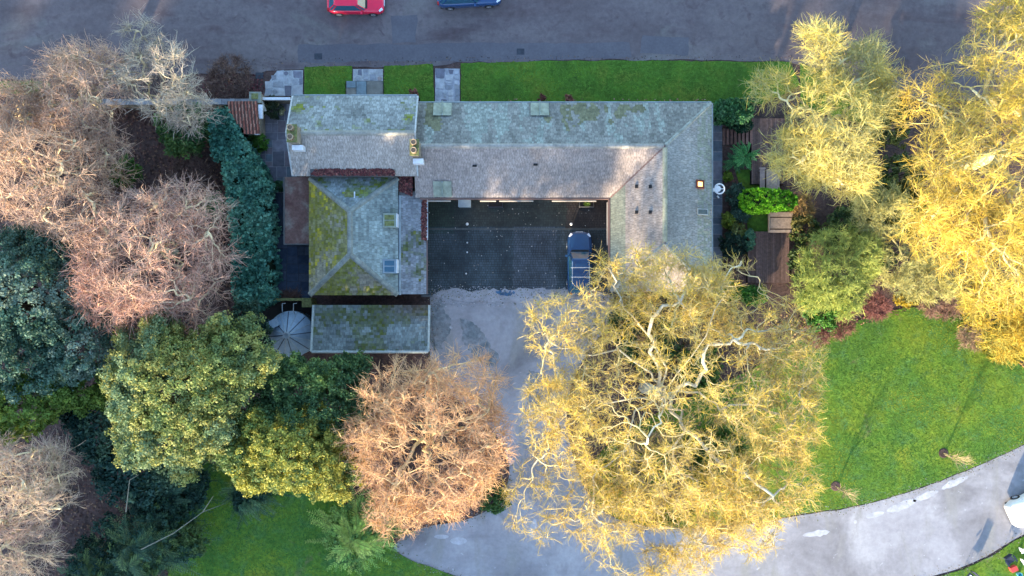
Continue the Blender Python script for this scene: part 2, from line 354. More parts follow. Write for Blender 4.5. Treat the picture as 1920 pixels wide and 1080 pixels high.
# courtyard setts
cy0,cy1=P2(0,553)[1],P2(0,360)[1]; cx0,cx1=P2(790,0)[0],P2(1155,0)[0]
b=MB(); b.prism([(cx0,cy0),(cx1,cy0),(cx1,cy1),(cx0,cy1)],0,.04,bottom=False); court=tag(b.build('courtyard',MAT['sett_bed']),kind='structure')
ny=int((cy1-cy0)/.17); q=[]; qc=[]
for j in range(ny):
    y0=cy0+j*.17; x=cx0+random.uniform(0,.2)
    while x<cx1-.2:
        w=random.uniform(.14,.24); h=.048+random.uniform(0,.014); g=.012
        a=[(x+g,y0+g),(x+w-g,y0+g),(x+w-g,y0+.17-g),(x+g,y0+.17-g)]
        q.append([(p[0],p[1],h) for p in a])
        q.append([(a[0][0],a[0][1],.03),(a[1][0],a[1][1],.03),(a[1][0],a[1][1],h),(a[0][0],a[0][1],h)])
        py=540-(y0)*FPX/CAM_H; px=960+x*FPX/CAM_H
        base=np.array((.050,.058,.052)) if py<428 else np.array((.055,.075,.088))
        st=vnoise(x,0,1.1,3)                       # streaks of tone running down the yard
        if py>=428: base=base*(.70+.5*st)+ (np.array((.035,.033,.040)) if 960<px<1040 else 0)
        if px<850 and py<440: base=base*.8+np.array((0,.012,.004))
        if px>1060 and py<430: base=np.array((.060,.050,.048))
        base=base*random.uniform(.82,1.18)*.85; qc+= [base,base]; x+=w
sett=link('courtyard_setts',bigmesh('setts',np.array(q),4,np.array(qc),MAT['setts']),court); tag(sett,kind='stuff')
b=MB(); b.box(cx0,cx1,cy0-.15,cy0,0,.055,(.13,.14,.15)); b.box(cx0,cx1,P2(0,431)[1],P2(0,428)[1],.04,.062,(.09,.10,.10)); tag(b.build('yard_edging',MAT['flag']),kind='structure')

# ------------------------------------------------------------------ roofs
def slates(poly, w, e, colf, t=(.022,.045)):
    var=.13 if colf.__name__ in ('cS','cW','aS','cE') else .24
    p=[Vector(a) for a in poly]; u=(p[1]-p[0]).normalized(); n=u.cross(p[-1]-p[0]).normalized()
    if n.z<0: n=-n
    v=n.cross(u); 
    if v.z<0: v=-v
    o=p[0]; uv=[((a-o).dot(u),(a-o).dot(v)) for a in p]; vmax=max(q[1] for q in uv); vmin=min(q[1] for q in uv)
    def iv(vv):
        xs=[]
        for i in range(len(uv)):
            a,b=uv[i],uv[(i+1)%len(uv)]
            if (a[1]-vv)*(b[1]-vv)<=0 and abs(a[1]-b[1])>1e-9: xs.append(a[0]+(b[0]-a[0])*(vv-a[1])/(b[1]-a[1]))
        return (min(xs),max(xs)) if len(xs)>1 else None
    Q=[];K=[]; rows=int((vmax-vmin)/e)+1
    for j in range(rows):
        v0=vmin+j*e; v1=min(v0+e*1.02,vmax-1e-4)
        if v1-v0<.03: continue
        A=iv(v0+1e-4); B=iv(v1)
        if A is None or B is None: continue
        x=min(A[0],B[0])-random.uniform(0,w); end=max(A[1],B[1])
        while x<end:
            ww=w*random.uniform(.7,1.35); g=.008
            a0=min(max(x+g,A[0]),A[1]); a1=min(max(x+ww-g,A[0]),A[1]); b0=min(max(x+g,B[0]),B[1]); b1=min(max(x+ww-g,B[0]),B[1]); x+=ww
            if a1-a0<.02 and b1-b0<.02: continue
            h0=random.uniform(*t); h1=.006+random.uniform(0,.004); sk=random.uniform(-.012,.012)
            f=lambda uu,vv,h:o+u*uu+v*vv+n*h
            c=np.array(colf(f((a0+a1)/2,(v0+v1)/2,0), j, rows))*random.uniform(1-var,1+var)
            Q.append([f(a0,v0+sk,h0),f(a1,v0-sk,h0),f(b1,v1,h1),f(b0,v1,h1)]); K.append(c)
            Q.append([f(a0,v0+sk,-.03),f(a1,v0-sk,-.03),f(a1,v0-sk,h0),f(a0,v0+sk,h0)]); K.append(c*.85)
    return np.array([[tuple(a) for a in q] for q in Q]),np.array(K)
def roof_face(parent, poly, w, e, colf, thick=.14, label=None):
    b=MB(); n=len(poly); v=[tuple(a) for a in poly]+[(a[0],a[1],a[2]-thick) for a in poly]
    a=sum(poly[i][0]*poly[(i+1)%n][1]-poly[(i+1)%n][0]*poly[i][1] for i in range(n))
    idx=list(range(n)) if a>0 else list(range(n-1,-1,-1))
    F=[tuple(idx),tuple(i+n for i in idx[::-1])]+[(idx[k],idx[k]+n,idx[(k+1)%n]+n,idx[(k+1)%n]) for k in range(n)]
    b.add(v,F); r=b.build('roof_slope',MAT['roofbed'],parent)
    Q,K=slates(poly,w,e,colf); s=link('roof_slates',bigmesh('slates',Q,4,K,MAT['slate'],rootoff_world(r)),r); tag(s,label,kind='stuff'); return r
def ridge(parent, a, b_, w=.17, h=.09, mat='slate', col=(.33,.34,.33), name='ridge_cap', seg=.45):
    a=Vector(a);b_=Vector(b_); L=(b_-a).length; k=max(1,int(L/seg)); d=(b_-a)/k; s=Vector((-(d.y),d.x,0)).normalized(); m=MB()
    for i in range(k):
        p=a+d*i; q=p+d*.985; c=tint(col,.85,1.15); up=Vector((0,0,h+random.uniform(0,.015))); lo=Vector((0,0,-.05))
        V=[]
        for r_ in (p,q): V+= [r_-s*w+lo, r_-s*w*.45+up*.8, r_+up, r_+s*w*.45+up*.8, r_+s*w+lo]
        m.add(V,[(i_,i_+1,i_+6,i_+5) for i_ in range(4)]+[(4,3,2,1,0),(5,6,7,8,9)],c)
    return m.build(name,MAT[mat],parent)
def bar(parent, name, a, b_, r, mat, k=6):
    m=MB(); m.tube([a,b_],r,k); return m.build(name,MAT[mat],parent,smooth=False)
def moss(p, amt, base, mcol=(.10,.115,.018), ycol=(.30,.26,.02), s=.55, o=0):
    n=float(fbm(p.x,p.y,s*1.3,o))+random.gauss(0,.07); k=min(1,max(0,(n-(1-amt))*6))*random.uniform(.5,1); 
    c=np.array(base); c=c*(1-k)+np.array(mcol)*k
    y=float(fbm(p.x,p.y,1.0,o+31))+random.gauss(0,.06); ky=min(1,max(0,(y-.66)*8))*k; return c*(1-ky)+np.array(ycol)*ky

EZ,RZ=2.9,4.75         # eaves and ridge of the courtyard range
XE=P2(1334,0,EZ)[0]; YN=P2(0,193,EZ)[1]; YS=P2(0,370,EZ)[1]; XI=P2(1145,0,EZ)[0]; YR=P2(0,273.5,RZ)[1]; XR=P2(1247,0,RZ)[0]; YE=P2(0,547,EZ)[1]; XW=P2(779,0,EZ)[0]
A_E,A_R=3.8,5.35
AXW=P2(550,0,A_E)[0]; AXE=P2(782,0,A_E)[0]; AYN=P2(0,180,A_E)[1]; AYS=P2(0,330,A_E)[1]; AYR=P2(0,249,A_R)[1]
range_root=empty('courtyard_range',((XI+XE)/2,0,0),'long L shaped single storey stone range with grey stone slate roofs wrapping the courtyard','house')
cot=empty('cottage',((AXW+AXE)/2,AYR,0),'taller stone cottage with mossy hipped rear wing and two chimneys at the west end','house')
def walls(root, rects, gables=()):
    m=MB()
    for (x0,x1,y0,y1,z1) in rects:
        t=.45
        m.box(x0,x1,y0,y0+t,0,z1); m.box(x0,x1,y1-t,y1,0,z1); m.box(x0,x0+t,y0+t,y1-t,0,z1); m.box(x1-t,x1,y0+t,y1-t,0,z1)
    for g in gables: m.add(*g)
    return m.build('wall',MAT['stone'],root)
i_=.35
walls(range_root,[(XW+.2,XE-i_,YS+i_,YN-i_,EZ-.05),(XI+i_,XE-i_,YE+i_,YS+i_-.003,EZ-.05)])
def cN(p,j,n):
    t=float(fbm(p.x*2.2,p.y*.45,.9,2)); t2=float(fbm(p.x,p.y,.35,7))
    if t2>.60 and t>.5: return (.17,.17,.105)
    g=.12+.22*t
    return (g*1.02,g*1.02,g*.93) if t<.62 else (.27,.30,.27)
def cS(p,j,n):  # south slates painted warmer and paler for the sun on them
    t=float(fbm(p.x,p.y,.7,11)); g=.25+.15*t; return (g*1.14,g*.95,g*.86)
def cW(p,j,n):
    g=.26+.14*float(fbm(p.x,p.y,.6,21)); e=abs(p.x-XI); 
    return (g*.80,g*.84,g*.66) if e<1.0 else (g*1.14,g*.96,g*.85)
def cE(p,j,n):
    g=.20+.20*float(fbm(p.x,p.y*.7,.5,17)); e=XE-p.x; return (g*.9,g*.96,g*.78) if e<1.1 and random.random()<.6 else (g*1.0,g*1.0,g*.95)
RW_=P2(776,0,RZ)[0]; HY=YE+ (XE-XI)/2*.93
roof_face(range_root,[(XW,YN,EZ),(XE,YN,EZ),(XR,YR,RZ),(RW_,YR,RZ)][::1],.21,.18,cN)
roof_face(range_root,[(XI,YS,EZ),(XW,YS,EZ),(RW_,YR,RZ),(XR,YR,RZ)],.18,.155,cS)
roof_face(range_root,[(XI,YE,EZ),(XI,YS,EZ),(XR,YR,RZ),(XR,HY,RZ)],.18,.155,cW)
roof_face(range_root,[(XE,YN,EZ),(XE,YE,EZ),(XR,HY,RZ),(XR,YR,RZ)],.20,.18,cE)
roof_face(range_root,[(XE,YE,EZ),(XI,YE,EZ),(XR,HY,RZ)],.18,.155,cW)
ridge(range_root,(RW_,YR,RZ),(XR-.1,YR,RZ),col=(.30,.29,.27)); ridge(range_root,(XR,YR-.12,RZ),(XR,HY+.1,RZ),col=(.30,.31,.24),w=.16)
ridge(range_root,(XR+.05,YR+.05,RZ),(XE,YN,EZ),col=(.26,.28,.26),w=.13,h=.07); ridge(range_root,(XR+.04,HY-.05,RZ),(XE,YE,EZ),col=(.20,.23,.26),w=.13,h=.07); ridge(range_root,(XR-.04,HY-.05,RZ),(XI,YE,EZ),col=(.30,.30,.28),w=.13,h=.07)
m=MB(); a=Vector((XI,YS,EZ)); c=Vector((XR,YR,RZ)); s=Vector((-(c-a).y,(c-a).x,0)).normalized()*.055; up=Vector((0,0,.05))
m.add([a-s+up,c-s+up,c+s+up,a+s+up,a-s*.6,c-s*.6,c+s*.6,a+s*.6],[(0,1,2,3),(0,4,5,1),(3,2,6,7)]); m.build('valley_gutter',MAT['copperpipe'],range_root)
# gutters, fascias and downpipes round the courtyard and outside
bar(range_root,'gutter',(XW+.3,YS-.09,EZ-.06),(XI-.05,YS-.09,EZ-.06),.075,'copperpipe'); bar(range_root,'gutter',(XI-.09,YS-.15,EZ-.06),(XI-.09,YE+.1,EZ-.06),.085,'copperpipe')
bar(range_root,'gutter',(XE+.07,YN,EZ-.08),(XE+.07,YE,EZ-.08),.06,'lead'); bar(range_root,'gutter',(XW+.2,YN+.07,EZ-.08),(XE,YN+.07,EZ-.08),.055,'lead')
for (a,b2) in ((800,845),(900,930),(936,1000),(1035,1118)):
    m=MB(); x0,x1=P2(a,0,2.4)[0],P2(b2,0,2.4)[0]; m.box(x0,x1,YS-.23,YS-.165,2.25,2.45); m.build('door_canopy',MAT['cream'],range_root)
m=MB(); m.box(XI-.22,XI-.175,YE+3.2,YS-.3,2.5,2.62); m.build('fascia_board',MAT['cream'],range_root)
# doors and windows in the courtyard walls
for px in (825,870,965,1018,1065):
    x=P2(px,0,0)[0]; m=MB(); y=YS+i_
    if px in (870,1018): m.box(x-.5,x+.5,y-.05,y+.02,.05,2.1); d=m.build('door',MAT['timber'],range_root); m=MB(); m.tube([(x+.35,y-.05,1.0),(x+.35,y-.1,1.0)],.03); m.build('handle',MAT['chrome'],d)
    else:
        m.box(x-.6,x+.6,y-.06,y+.02,.9,2.1); w_=m.build('window',MAT['white'],range_root); m=MB()
        for k in (-1,1): m.box(x+k*.29-.24,x+k*.29+.24,y-.075,y-.062,.97,2.03)
        m.build('pane',MAT['glass'],w_)
# roof window pairs of pale lead
def lead_pair(root, px, py0, py1, zlo, zhi, ylo, yhi, w=.62, style=0):
    x=P2(px,0,(zlo+zhi)/2)[0]; m=MB()
    for k in (-1,1):
        xa,xb=(x+.03,x+w) if k>0 else (x-w,x-.03)
        m.add([(xa,ylo,zlo+.16),(xb,ylo,zlo+.12),(xb,yhi,zhi+.10),(xa,yhi,zhi+.16),(xa,ylo,zlo-.1),(xb,ylo,zlo-.1)],[(0,1,2,3),(0,4,5,1),(0,3,2,1)][:2],None)
        xo=xb if k>0 else xa
        m.add([(xo,ylo,zlo-.1),(xo,ylo,zlo+.14),(xo,yhi,zhi+.12),(xo,yhi,zhi)],[(0,1,2,3)])
    m.box(x-.028,x+.028,min(ylo,yhi)-.02,max(ylo,yhi)+.02,max(zlo,zhi)-.1,max(zlo,zhi)+.18)
    f=MB(); f.tube([(x,ylo,zlo+.2),(x,yhi,zhi+.2)],.035,5)
    d=m.build('lead_dormer',MAT['palelead'],root); f.build('lead_roll',MAT['lead'],d); return d
def zr(y,ye,yr,ze,zr_): return ze+(zr_-ze)*(y-ye)/(yr-ye)
for px in (830,1012):
    y0,y1=YN-.02,YN-1.0; lead_pair(range_root,px,0,0,zr(y0,YN,YR,EZ,RZ),zr(y1,YN,YR,EZ,RZ)+.0,y0,y1)
y0,y1=YS+.02,YS+1.0; lead_pair(range_root,830,0,0,zr(y0,YS,YR,EZ,RZ),zr(y1,YS,YR,EZ,RZ),y0,y1)
# vents and small slate vents
def onroof_w(px,py):  # west facing slope
    for z in [EZ+.05*i for i in range(45)]:
        q=P(px,py,z)
        if z>=EZ+(RZ-EZ)*(q.x-XI)/(XR-XI): return q
    return q
for px,py in ((1193,350),(1219,350),(1193,398),(1219,398)):
    q=onroof_w(px,py); m=MB(); m.box(q.x-.09,q.x+.09,q.y-.11,q.y+.11,q.z-.02,q.z+.13); m.build('slate_vent',MAT['dark'],range_root)
for px,py in ((890,311),(1004,309)):
    z=4.1; q=P(px,py,z); z=EZ+(RZ-EZ)*(q.y-YS)/(YR-YS); m=MB(); m.box(q.x-.14,q.x+.14,q.y-.06,q.y+.06,z-.02,z+.13); m.build('slate_vent',MAT['dark'],range_root)
def rooflight_e(px,py,w,d,glassmat,framemat,label=None):
    q=P(px,py,3.4); x0,x1=q.x-w/2,q.x+w/2; zz=lambda x: EZ+(RZ-EZ)*(XE-x)/(XE-XR)
    m=MB(); t=.13 if glassmat=='warmlight' else .06
    for (a,b2,c0,d0) in ((x0,x0+t,-d/2,d/2),(x1-t,x1,-d/2,d/2),(x0+t,x1-t,-d/2,-d/2+t),(x0+t,x1-t,d/2-t,d/2)):
        m.add([(a,q.y+c0,zz(a)+.13),(b2,q.y+c0,zz(b2)+.13),(b2,q.y+d0,zz(b2)+.13),(a,q.y+d0,zz(a)+.13),(a,q.y+c0,zz(a)-.02),(b2,q.y+c0,zz(b2)-.02),(b2,q.y+d0,zz(b2)-.02),(a,q.y+d0,zz(a)-.02)],[(0,1,2,3),(0,4,5,1),(1,5,6,2),(2,6,7,3),(3,7,4,0)])
    f=m.build('rooflight',MAT[framemat],range_root); tag(f,label)
    m=MB(); m.add([(x0+t,q.y-d/2+t,zz(x0+t)+.08),(x1-t,q.y-d/2+t,zz(x1-t)+.08),(x1-t,q.y+d/2-t,zz(x1-t)+.08),(x0+t,q.y+d/2-t,zz(x0+t)+.08)],[(0,1,2,3)]); m.build('pane',MAT[glassmat],f)
rooflight_e(1312.5,345.5,.62,.58,'warmlight','rustframe','small lit rooflight glowing orange')
rooflight_e(1318,397,.82,.42,'skyglass','lead','long unlit rooflight')
# ---- cottage (west block)
walls(cot,[(AXW+.15,AXE-.1,AYS+i_,AYN-i_,A_E-.05)],[([(AXW+.15,AYN-i_,A_E-.05),(AXW+.15,AYS+i_,A_E-.05),(AXW+.15,AYR,A_R-.25)],[(0,1,2)]),([(AXE-.1,AYN-i_,A_E-.05),(AXE-.1,AYS+i_,A_E-.05),(AXE-.1,AYR,A_R-.25)],[(0,1,2)])])
def aN(p,j,n):
    g=.15+.26*float(fbm(p.x,p.y,.9,41)); c=np.array((g*.94,g*1.0,g*.96)); 
    return moss(p,.36,c,(.16,.19,.03),(.22,.25,.03),.9,50)
def aS(p,j,n):  # sunlight on this slope painted in as a paler, warmer tone
    g=.30+.14*float(fbm(p.x,p.y,.8,45)); return (g*1.10,g*.97,g*.86)
roof_face(cot,[(AXW,AYN,A_E),(AXE,AYN,A_E),(AXE,AYR,A_R),(AXW,AYR,A_R)],.21,.18,aN)
roof_face(cot,[(AXE,AYS,A_E),(AXW,AYS,A_E),(AXW,AYR,A_R),(AXE,AYR,A_R)],.18,.155,aS)
ridge(cot,(AXW,AYR,A_R),(AXE,AYR,A_R),col=(.29,.29,.26))
for x in (AXW-.05,AXE+.05):
    m=MB(); 
    for (ya,yb) in ((AYN,AYR),(AYS,AYR)):
        m.add([(x-.05,ya,A_E+.06),(x+.05,ya,A_E+.06),(x+.05,yb,A_R+.06),(x-.05,yb,A_R+.06),(x-.05,ya,A_E-.12),(x+.05,ya,A_E-.12),(x+.05,yb,A_R-.12),(x-.05,yb,A_R-.12)],[(0,1,2,3),(0,3,7,4),(1,5,6,2),(0,4,5,1)],(.42,.44,.44))
    m.build('verge_coping',MAT['slate'],cot)
bar(cot,'gutter',(AXW,AYN+.07,A_E-.08),(AXE,AYN+.07,A_E-.08),.06,'lead')
def chimney(root, x, y, z0, z1, w, d, pots, label=None):
    m=MB(); m.box(x-w/2,x+w/2,y-d/2,y+d/2,z0,z1-.12); c=m.build('chimney',MAT['stone'],root); tag(c,label)
    m=MB(); m.box(x-w/2-.05,x+w/2+.05,y-d/2-.05,y+d/2+.05,z1-.118,z1); m.build('chimney_cap',MAT['mossstone'],c)
    for dy in pots:
        m=MB(); m.lathe([(.0,z1+.002),(.20,z1+.002),(.17,z1+.35),(.20,z1+.38),(.20,z1+.45),(.15,z1+.45),(.15,z1+.30),(.0,z1+.30)],14,(x,y+dy)); m.build('chimney_pot',MAT['terracotta'],c,smooth=True)
    m=MB(); m.box(x-w/2-.1+.12,x+w/2+.18,y-d/2-.38,y-d/2-.052,z0+.2,z0+.9); m.build('flashing',MAT['white'],c)
    return c
q=P(546,249,6.6); chimney(cot,q.x,q.y,4.6,6.5,.55,1.05,(-.30,.30),'west gable chimney with two orange buff pots')
q=P(776,275,6.5); chimney(cot,q.x,q.y,4.2,6.3,.50,.95,(-.24,.28),'east chimney beside the long range')
# dark sawn upstand on front wall windows of cottage
for px in (600,690,740):
    x=P2(px,0,2)[0]; y=AYN-i_; m=MB()
    if px==690: m.box(x-.5,x+.5,y-.02,y+.05,.05,2.1); m.build('door',MAT['timber'],cot)
    else:
        m.box(x-.6,x+.6,y-.02,y+.06,1.0,2.2); w_=m.build('window',MAT['white'],cot); m=MB()
        for k in (-1,1): m.box(x+k*.29-.24,x+k*.29+.24,y+.062,y+.075,1.07,2.13)
        m.build('pane',MAT['glass'],w_)
# ---- hipped rear wing
B_E,B_R=3.1,4.9
BXW,BXE=P2(580,0,B_E)[0],P2(746,0,B_E)[0]; BYN,BYS=AYS-.02,P2(0,553,B_E)[1]; bx=P2(656,0,B_R)[0]; by1,by0=P2(0,396,B_R)[1],P2(0,477,B_R)[1]
walls(cot,[(BXW+.3,BXE-.3,BYS+.3,BYN+.3,B_E-.06)])
def bW(p,j,n): return moss(p,.74,(.28,.26,.19),(.17,.17,.022),(.55,.44,.02),.55,61)
def bS(p,j,n): return moss(p,.68,(.26,.24,.19),(.16,.17,.02),(.50,.40,.03),.5,64)
def bE(p,j,n):  # besides moss, a cool shade tone painted into slates turned from the sun
    g=.17+.24*float(fbm(p.x,p.y,.9,66)); return moss(p,.42,(g*.86,g*1.02,g*.98),(.09,.13,.04),(.14,.18,.03),.6,67)
def bN(p,j,n):
    g=.17+.22*float(fbm(p.x,p.y,.9,70)); return moss(p,.50,(g*.86,g*1.0,g*1.0),(.12,.16,.02),(.22,.26,.03),.7,73)
roof_face(cot,[(BXW,BYN,B_E),(BXW,BYS,B_E),(bx,by0,B_R),(bx,by1,B_R)],.25,.19,bW)
roof_face(cot,[(BXE,BYS,B_E),(BXE,BYN,B_E),(bx,by1,B_R),(bx,by0,B_R)],.25,.19,bE)
roof_face(cot,[(BXW,BYS,B_E),(BXE,BYS,B_E),(bx,by0,B_R)],.25,.19,bS)
roof_face(cot,[(BXE,BYN,B_E),(BXW,BYN,B_E),(bx,by1,B_R)],.25,.19,bN)
for a,c2 in (((bx,by1,B_R),(bx,by0,B_R)),((bx,by1,B_R),(BXW,BYN,B_E)),((bx,by1,B_R),(BXE,BYN,B_E)),((bx,by0,B_R),(BXW,BYS,B_E)),((bx,by0,B_R),(BXE,BYS,B_E))): ridge(cot,a,c2,w=.19,h=.09,mat='slate',col=(.23,.25,.23))
def bzE(x): return B_E+(B_R-B_E)*(BXE-x)/(BXE-bx)
for py,lab in ((413,'upper small flat roofed dormer'),(499,'lower small dormer with dark window')):
    q=P(731,py,3.8); m=MB(); x0,x1=q.x-.48,q.x+.44; m.box(x0,x1,q.y-.48,q.y+.48,bzE(x1)-.3,bzE(x0)+.10)
    d=m.build('dormer',MAT['palelead'] if py<450 else MAT['lead'],cot); tag(d,lab); m=MB()
    m.box(x1+.002,x1+.05,q.y-.46,q.y+.46,bzE(x1)-.1,bzE(x0)+.15); m.build('frame',MAT['white'],d)
    m=MB(); m.box(x0+.12,x1-.15,q.y+.04,q.y+.36,bzE(x0)+.10,bzE(x0)+.125); m.box(x0+.12,x1-.15,q.y-.38,q.y-.04,bzE(x0)+.10,bzE(x0)+.125); m.build('pane',MAT['mossstone' if py<450 else 'glass'],d)
q=P(657,368,3.9); z=B_E+(B_R-B_E)*(BYN-q.y)/(BYN-by1); m=MB(); m.box(q.x-.34,q.x+.30,q.y-.26,q.y+.26,z-.1,z+.10); r_=m.build('rooflight',MAT['mossstone'],cot); m=MB(); m.box(q.x+.302,q.x+.36,q.y-.28,q.y+.28,z-.1,z+.14); m.build('frame',MAT['white'],r_)
# box gutter between hipped wing and east lean-to, then the lean-to
bar(cot,'gutter',(BXE+.10,BYS,B_E-.14),(BXE+.10,BYN-1.2,B_E-.14),.10,'lead',8)
LZ0,LZ1=2.9,2.35; lx0=BXE+.16; lx1=P2(799,0,LZ1)[0]; ly0=BYS+.05; ly1=YS+.45
def lE(p,j,n):
    g=.19+.17*float(fbm(p.x,p.y,1.3,81)); return moss(p,.40,(g*.92,g*.97,g*1.05),(.09,.11,.03),(.16,.16,.03),.6,83)
roof_face(cot,[(lx1,ly0,LZ1),(lx1,ly1,LZ1),(lx0,ly1,LZ0),(lx0,ly0,LZ0)],.22,.18,lE)
walls(cot,[(lx0+.1,lx1-.15,ly0+.15,ly1,LZ1-.12)])
m=MB(); m.box(lx1+.02,lx1+.10,ly0,P2(0,452,2.3)[1],LZ1-.1,LZ1+.01,(.3,.3,.3)); m.build('gutter',MAT['copperpipe'],cot)
m=MB(); m.box(lx1+.02,lx1+.12,P2(0,450,2.3)[1],P2(0,374,2.3)[1],LZ1-.1,LZ1+.03); m.build('fascia_board',MAT['white'],cot)
# flat rusty lean-to on the west side
fx0,fx1,fy0,fy1=P2(533,0,2.6)[0],BXW-.02,P2(0,458,2.6)[1],P2(0,332,2.6)[1]
walls(cot,[(fx0+.1,fx1+.2,fy0+.1,fy1-.05,2.48)])
m=MB(); m.box(fx0,fx1,fy0,fy1,2.482,2.62); m.build('flat_roof',MAT['rust'],cot)
m=MB(); m.box(fx0-.03,fx0+.04,fy0-.03,fy1,2.5,2.68); m.box(fx0+.042,fx1,fy0-.03,fy0+.04,2.5,2.68); m.build('roof_edge',MAT['timber'] if False else MAT['roofbed'],cot)
# back gutter of red leaves between cottage and hipped wing
def leafpile(name, poly, z, n, cols, size=(.05,.11), label=None, parent=None, lift=.12, kind='stuff', cat='fallen leaves'):
    x,y=scatter(poly,n); N=len(x); a=RNG.uniform(0,2*np.pi,N); s=RNG.uniform(*size,N); zz=z+RNG.uniform(0,lift,N)
    u=np.c_[np.cos(a),np.sin(a),RNG.uniform(-.5,.5,N)]*s[:,None]; w=np.c_[-np.sin(a),np.cos(a),RNG.uniform(-.5,.5,N)]*s[:,None]*.7; c=np.c_[x,y,zz]
    v=np.stack([c-u,c-w,c+u,c+w],1); cc=np.array(cols)[RNG.integers(0,len(cols),N)]*RNG.uniform(.7,1.3,(N,1))
    o=link(name,bigmesh(name,v,4,cc,MAT['redleaf'],rootoff_world(parent) if parent else None),parent)
    return tag(o,label,None if parent else cat,kind=kind)
REDL=[(.16,.045,.045),(.11,.03,.03),(.22,.09,.07),(.07,.03,.03)]
m=MB(); m.box(P2(582,0,4)[0],P2(740,0,4)[0],AYS-.04,AYS+.46,3.5,4.08); m.build('parapet_gutter',MAT['roofbed'],cot)
leafpile('leaf_litter',[P2(582,329,4.1),P2(590,317,4.1),P2(738,317,4.1),P2(740,329,4.1)],4.085,420,REDL,parent=cot,lift=.06)
m=MB(); m.box(P2(748,0,3)[0],P2(773,0,3)[0],P2(0,366,3)[1],P2(0,331,3)[1],2.0,2.95); m.build('corner_roof',MAT['roofbed'],cot)
leafpile('leaf_litter',[P2(748,330,3),P2(773,330,3),P2(773,368,3),P2(748,358,3)],2.96,350,REDL,parent=cot,lift=.06)
leafpile('leaf_litter',[P2(792,374,2.5),P2(800,374,2.5),P2(800,452,2.5),P2(791,448,2.5),P2(788,410,2.5)],2.45,420,REDL,parent=cot,lift=.07)
# ---- outbuilding south of the cottage
ob=empty('outbuilding',P(697,616),'low stone outbuilding with one mossy green slate slope beside the round tank','outbuilding')
ox0,ox1=P2(588,0,2.6)[0],P2(804,0,2.6)[0]; oy1,oy0=P2(0,572,2.5)[1],P2(0,659,3.1)[1]
walls(ob,[(ox0+.2,ox1-.2,oy0+.2,oy1-.25,2.3)])
def oN(p,j,n):
    t=j/n; g=.15+.22*float(fbm(p.x,p.y,.9,91)); c=moss(p,.52,(g*.85,g*1.0,g*.98),(.10,.12,.03),(.15,.17,.03),.5,93)
    r=max(0,1-abs(p.x+7.9-1.2)/3.2)*max(0,.45-t)*1.8; return np.array(c)*(1-r)+np.array((.10,.055,.045))*r
roof_face(ob,[(ox0,oy1,2.5),(ox1,oy1,2.5),(ox1,oy0,3.1),(ox0,oy0,3.1)],.22,.19,oN)
m=MB(); m.box(ox0-.12,ox0+.06,oy0,oy1,2.4,2.56,(.42,.46,.42)); m.box(ox1-.06,ox1+.12,oy0,oy1,2.4,2.56,(.36,.42,.42))
m.build('verge_coping',MAT['slate'],ob) if False else None
for x in (ox0-.03,ox1+.03):
    m=MB(); m.add([(x-.07,oy0,3.17),(x+.07,oy0,3.17),(x+.07,oy1,2.57),(x-.07,oy1,2.57),(x-.07,oy0,3.0),(x+.07,oy0,3.0),(x+.07,oy1,2.4),(x-.07,oy1,2.4)],[(0,1,2,3),(0,3,7,4),(1,5,6,2),(2,6,7,3)],(.38,.42,.40)); m.build('verge_coping',MAT['slate'],ob)
m=MB(); m.tube([(ox0,oy0-.03,3.12),(ox1,oy0-.03,3.12)],.09,6,(.36,.40,.40)); m.build('ridge_cap',MAT['slate'],ob)
# ---- round tank in its walled pit
tk=empty('water_tank',P(545,627),'round grey metal tank with shallow conical seamed lid beside the outbuilding','tank')
tx,ty=P2(545,627,1.6); tr=1.62
m=MB(); m.lathe([(tr*.97,0),(tr*.97,1.48),(tr,1.5)],40,(tx,ty)); m.build('tank_wall',MAT['tank'],tk,smooth=True)
m=MB(); m.lathe([(tr+.03,1.48),(tr,1.56),(.18,2.55),(.16,2.68),(.0,2.7)],40,(tx,ty)); lid=m.build('lid',MAT['tank'],tk)
for k in range(16):
    t=2*math.pi*k/16+.1; m=MB(); m.tube([(tx+tr*.99*math.cos(t),ty+tr*.99*math.sin(t),1.57),(tx+.2*math.cos(t),ty+.2*math.sin(t),2.53)],.030,4); m.build('seam',MAT['lead'] if k%2 else MAT['planter'],lid)
m=MB(); hx,hy=P2(513,607,2.1); Mh=Matrix.Translation((hx,hy,0))@Matrix.Rotation(R(28),4,'Z'); m.box(-.38,.38,-.28,.28,1.5,2.30,M=Mh); m.build('hatch',MAT['tank'],lid)
m=MB(); m.lathe([(.24,2.45),(.24,2.74),(.15,2.76),(.15,2.70),(.0,2.70)],16,(tx,ty)); m.build('vent_collar',MAT['lead'],lid)
for px in (530,551):
    x,y=P2(px,586,1.9); m=MB(); m.tube([(x,y-.15,1.6),(x,y+.1,2.0),(x,y+.62,2.0),(x+.22,y+.65,1.98)],.03,5); m.build('hook_pipe',MAT['lead'],tk)
wl=empty('pit_wall',P(540,562),'low moss topped wall above the round tank pit','wall')
for (a,b2,c,d) in ((490,583,559,564),(566,584,564.2,576),(584.2,594,571,576)):
    m=MB(); x0,y1=P2(a,c,1.5); x1,y0=P2(b2,d,1.5); m.box(x0,x1,y0,y1,0,1.5); m.build('wall_section',MAT['mossstone'],wl)
sheet('tank_pit',[P2(486,566),P2(592,566),P2(592,660),P2(486,660)],.02,MAT['dark'])

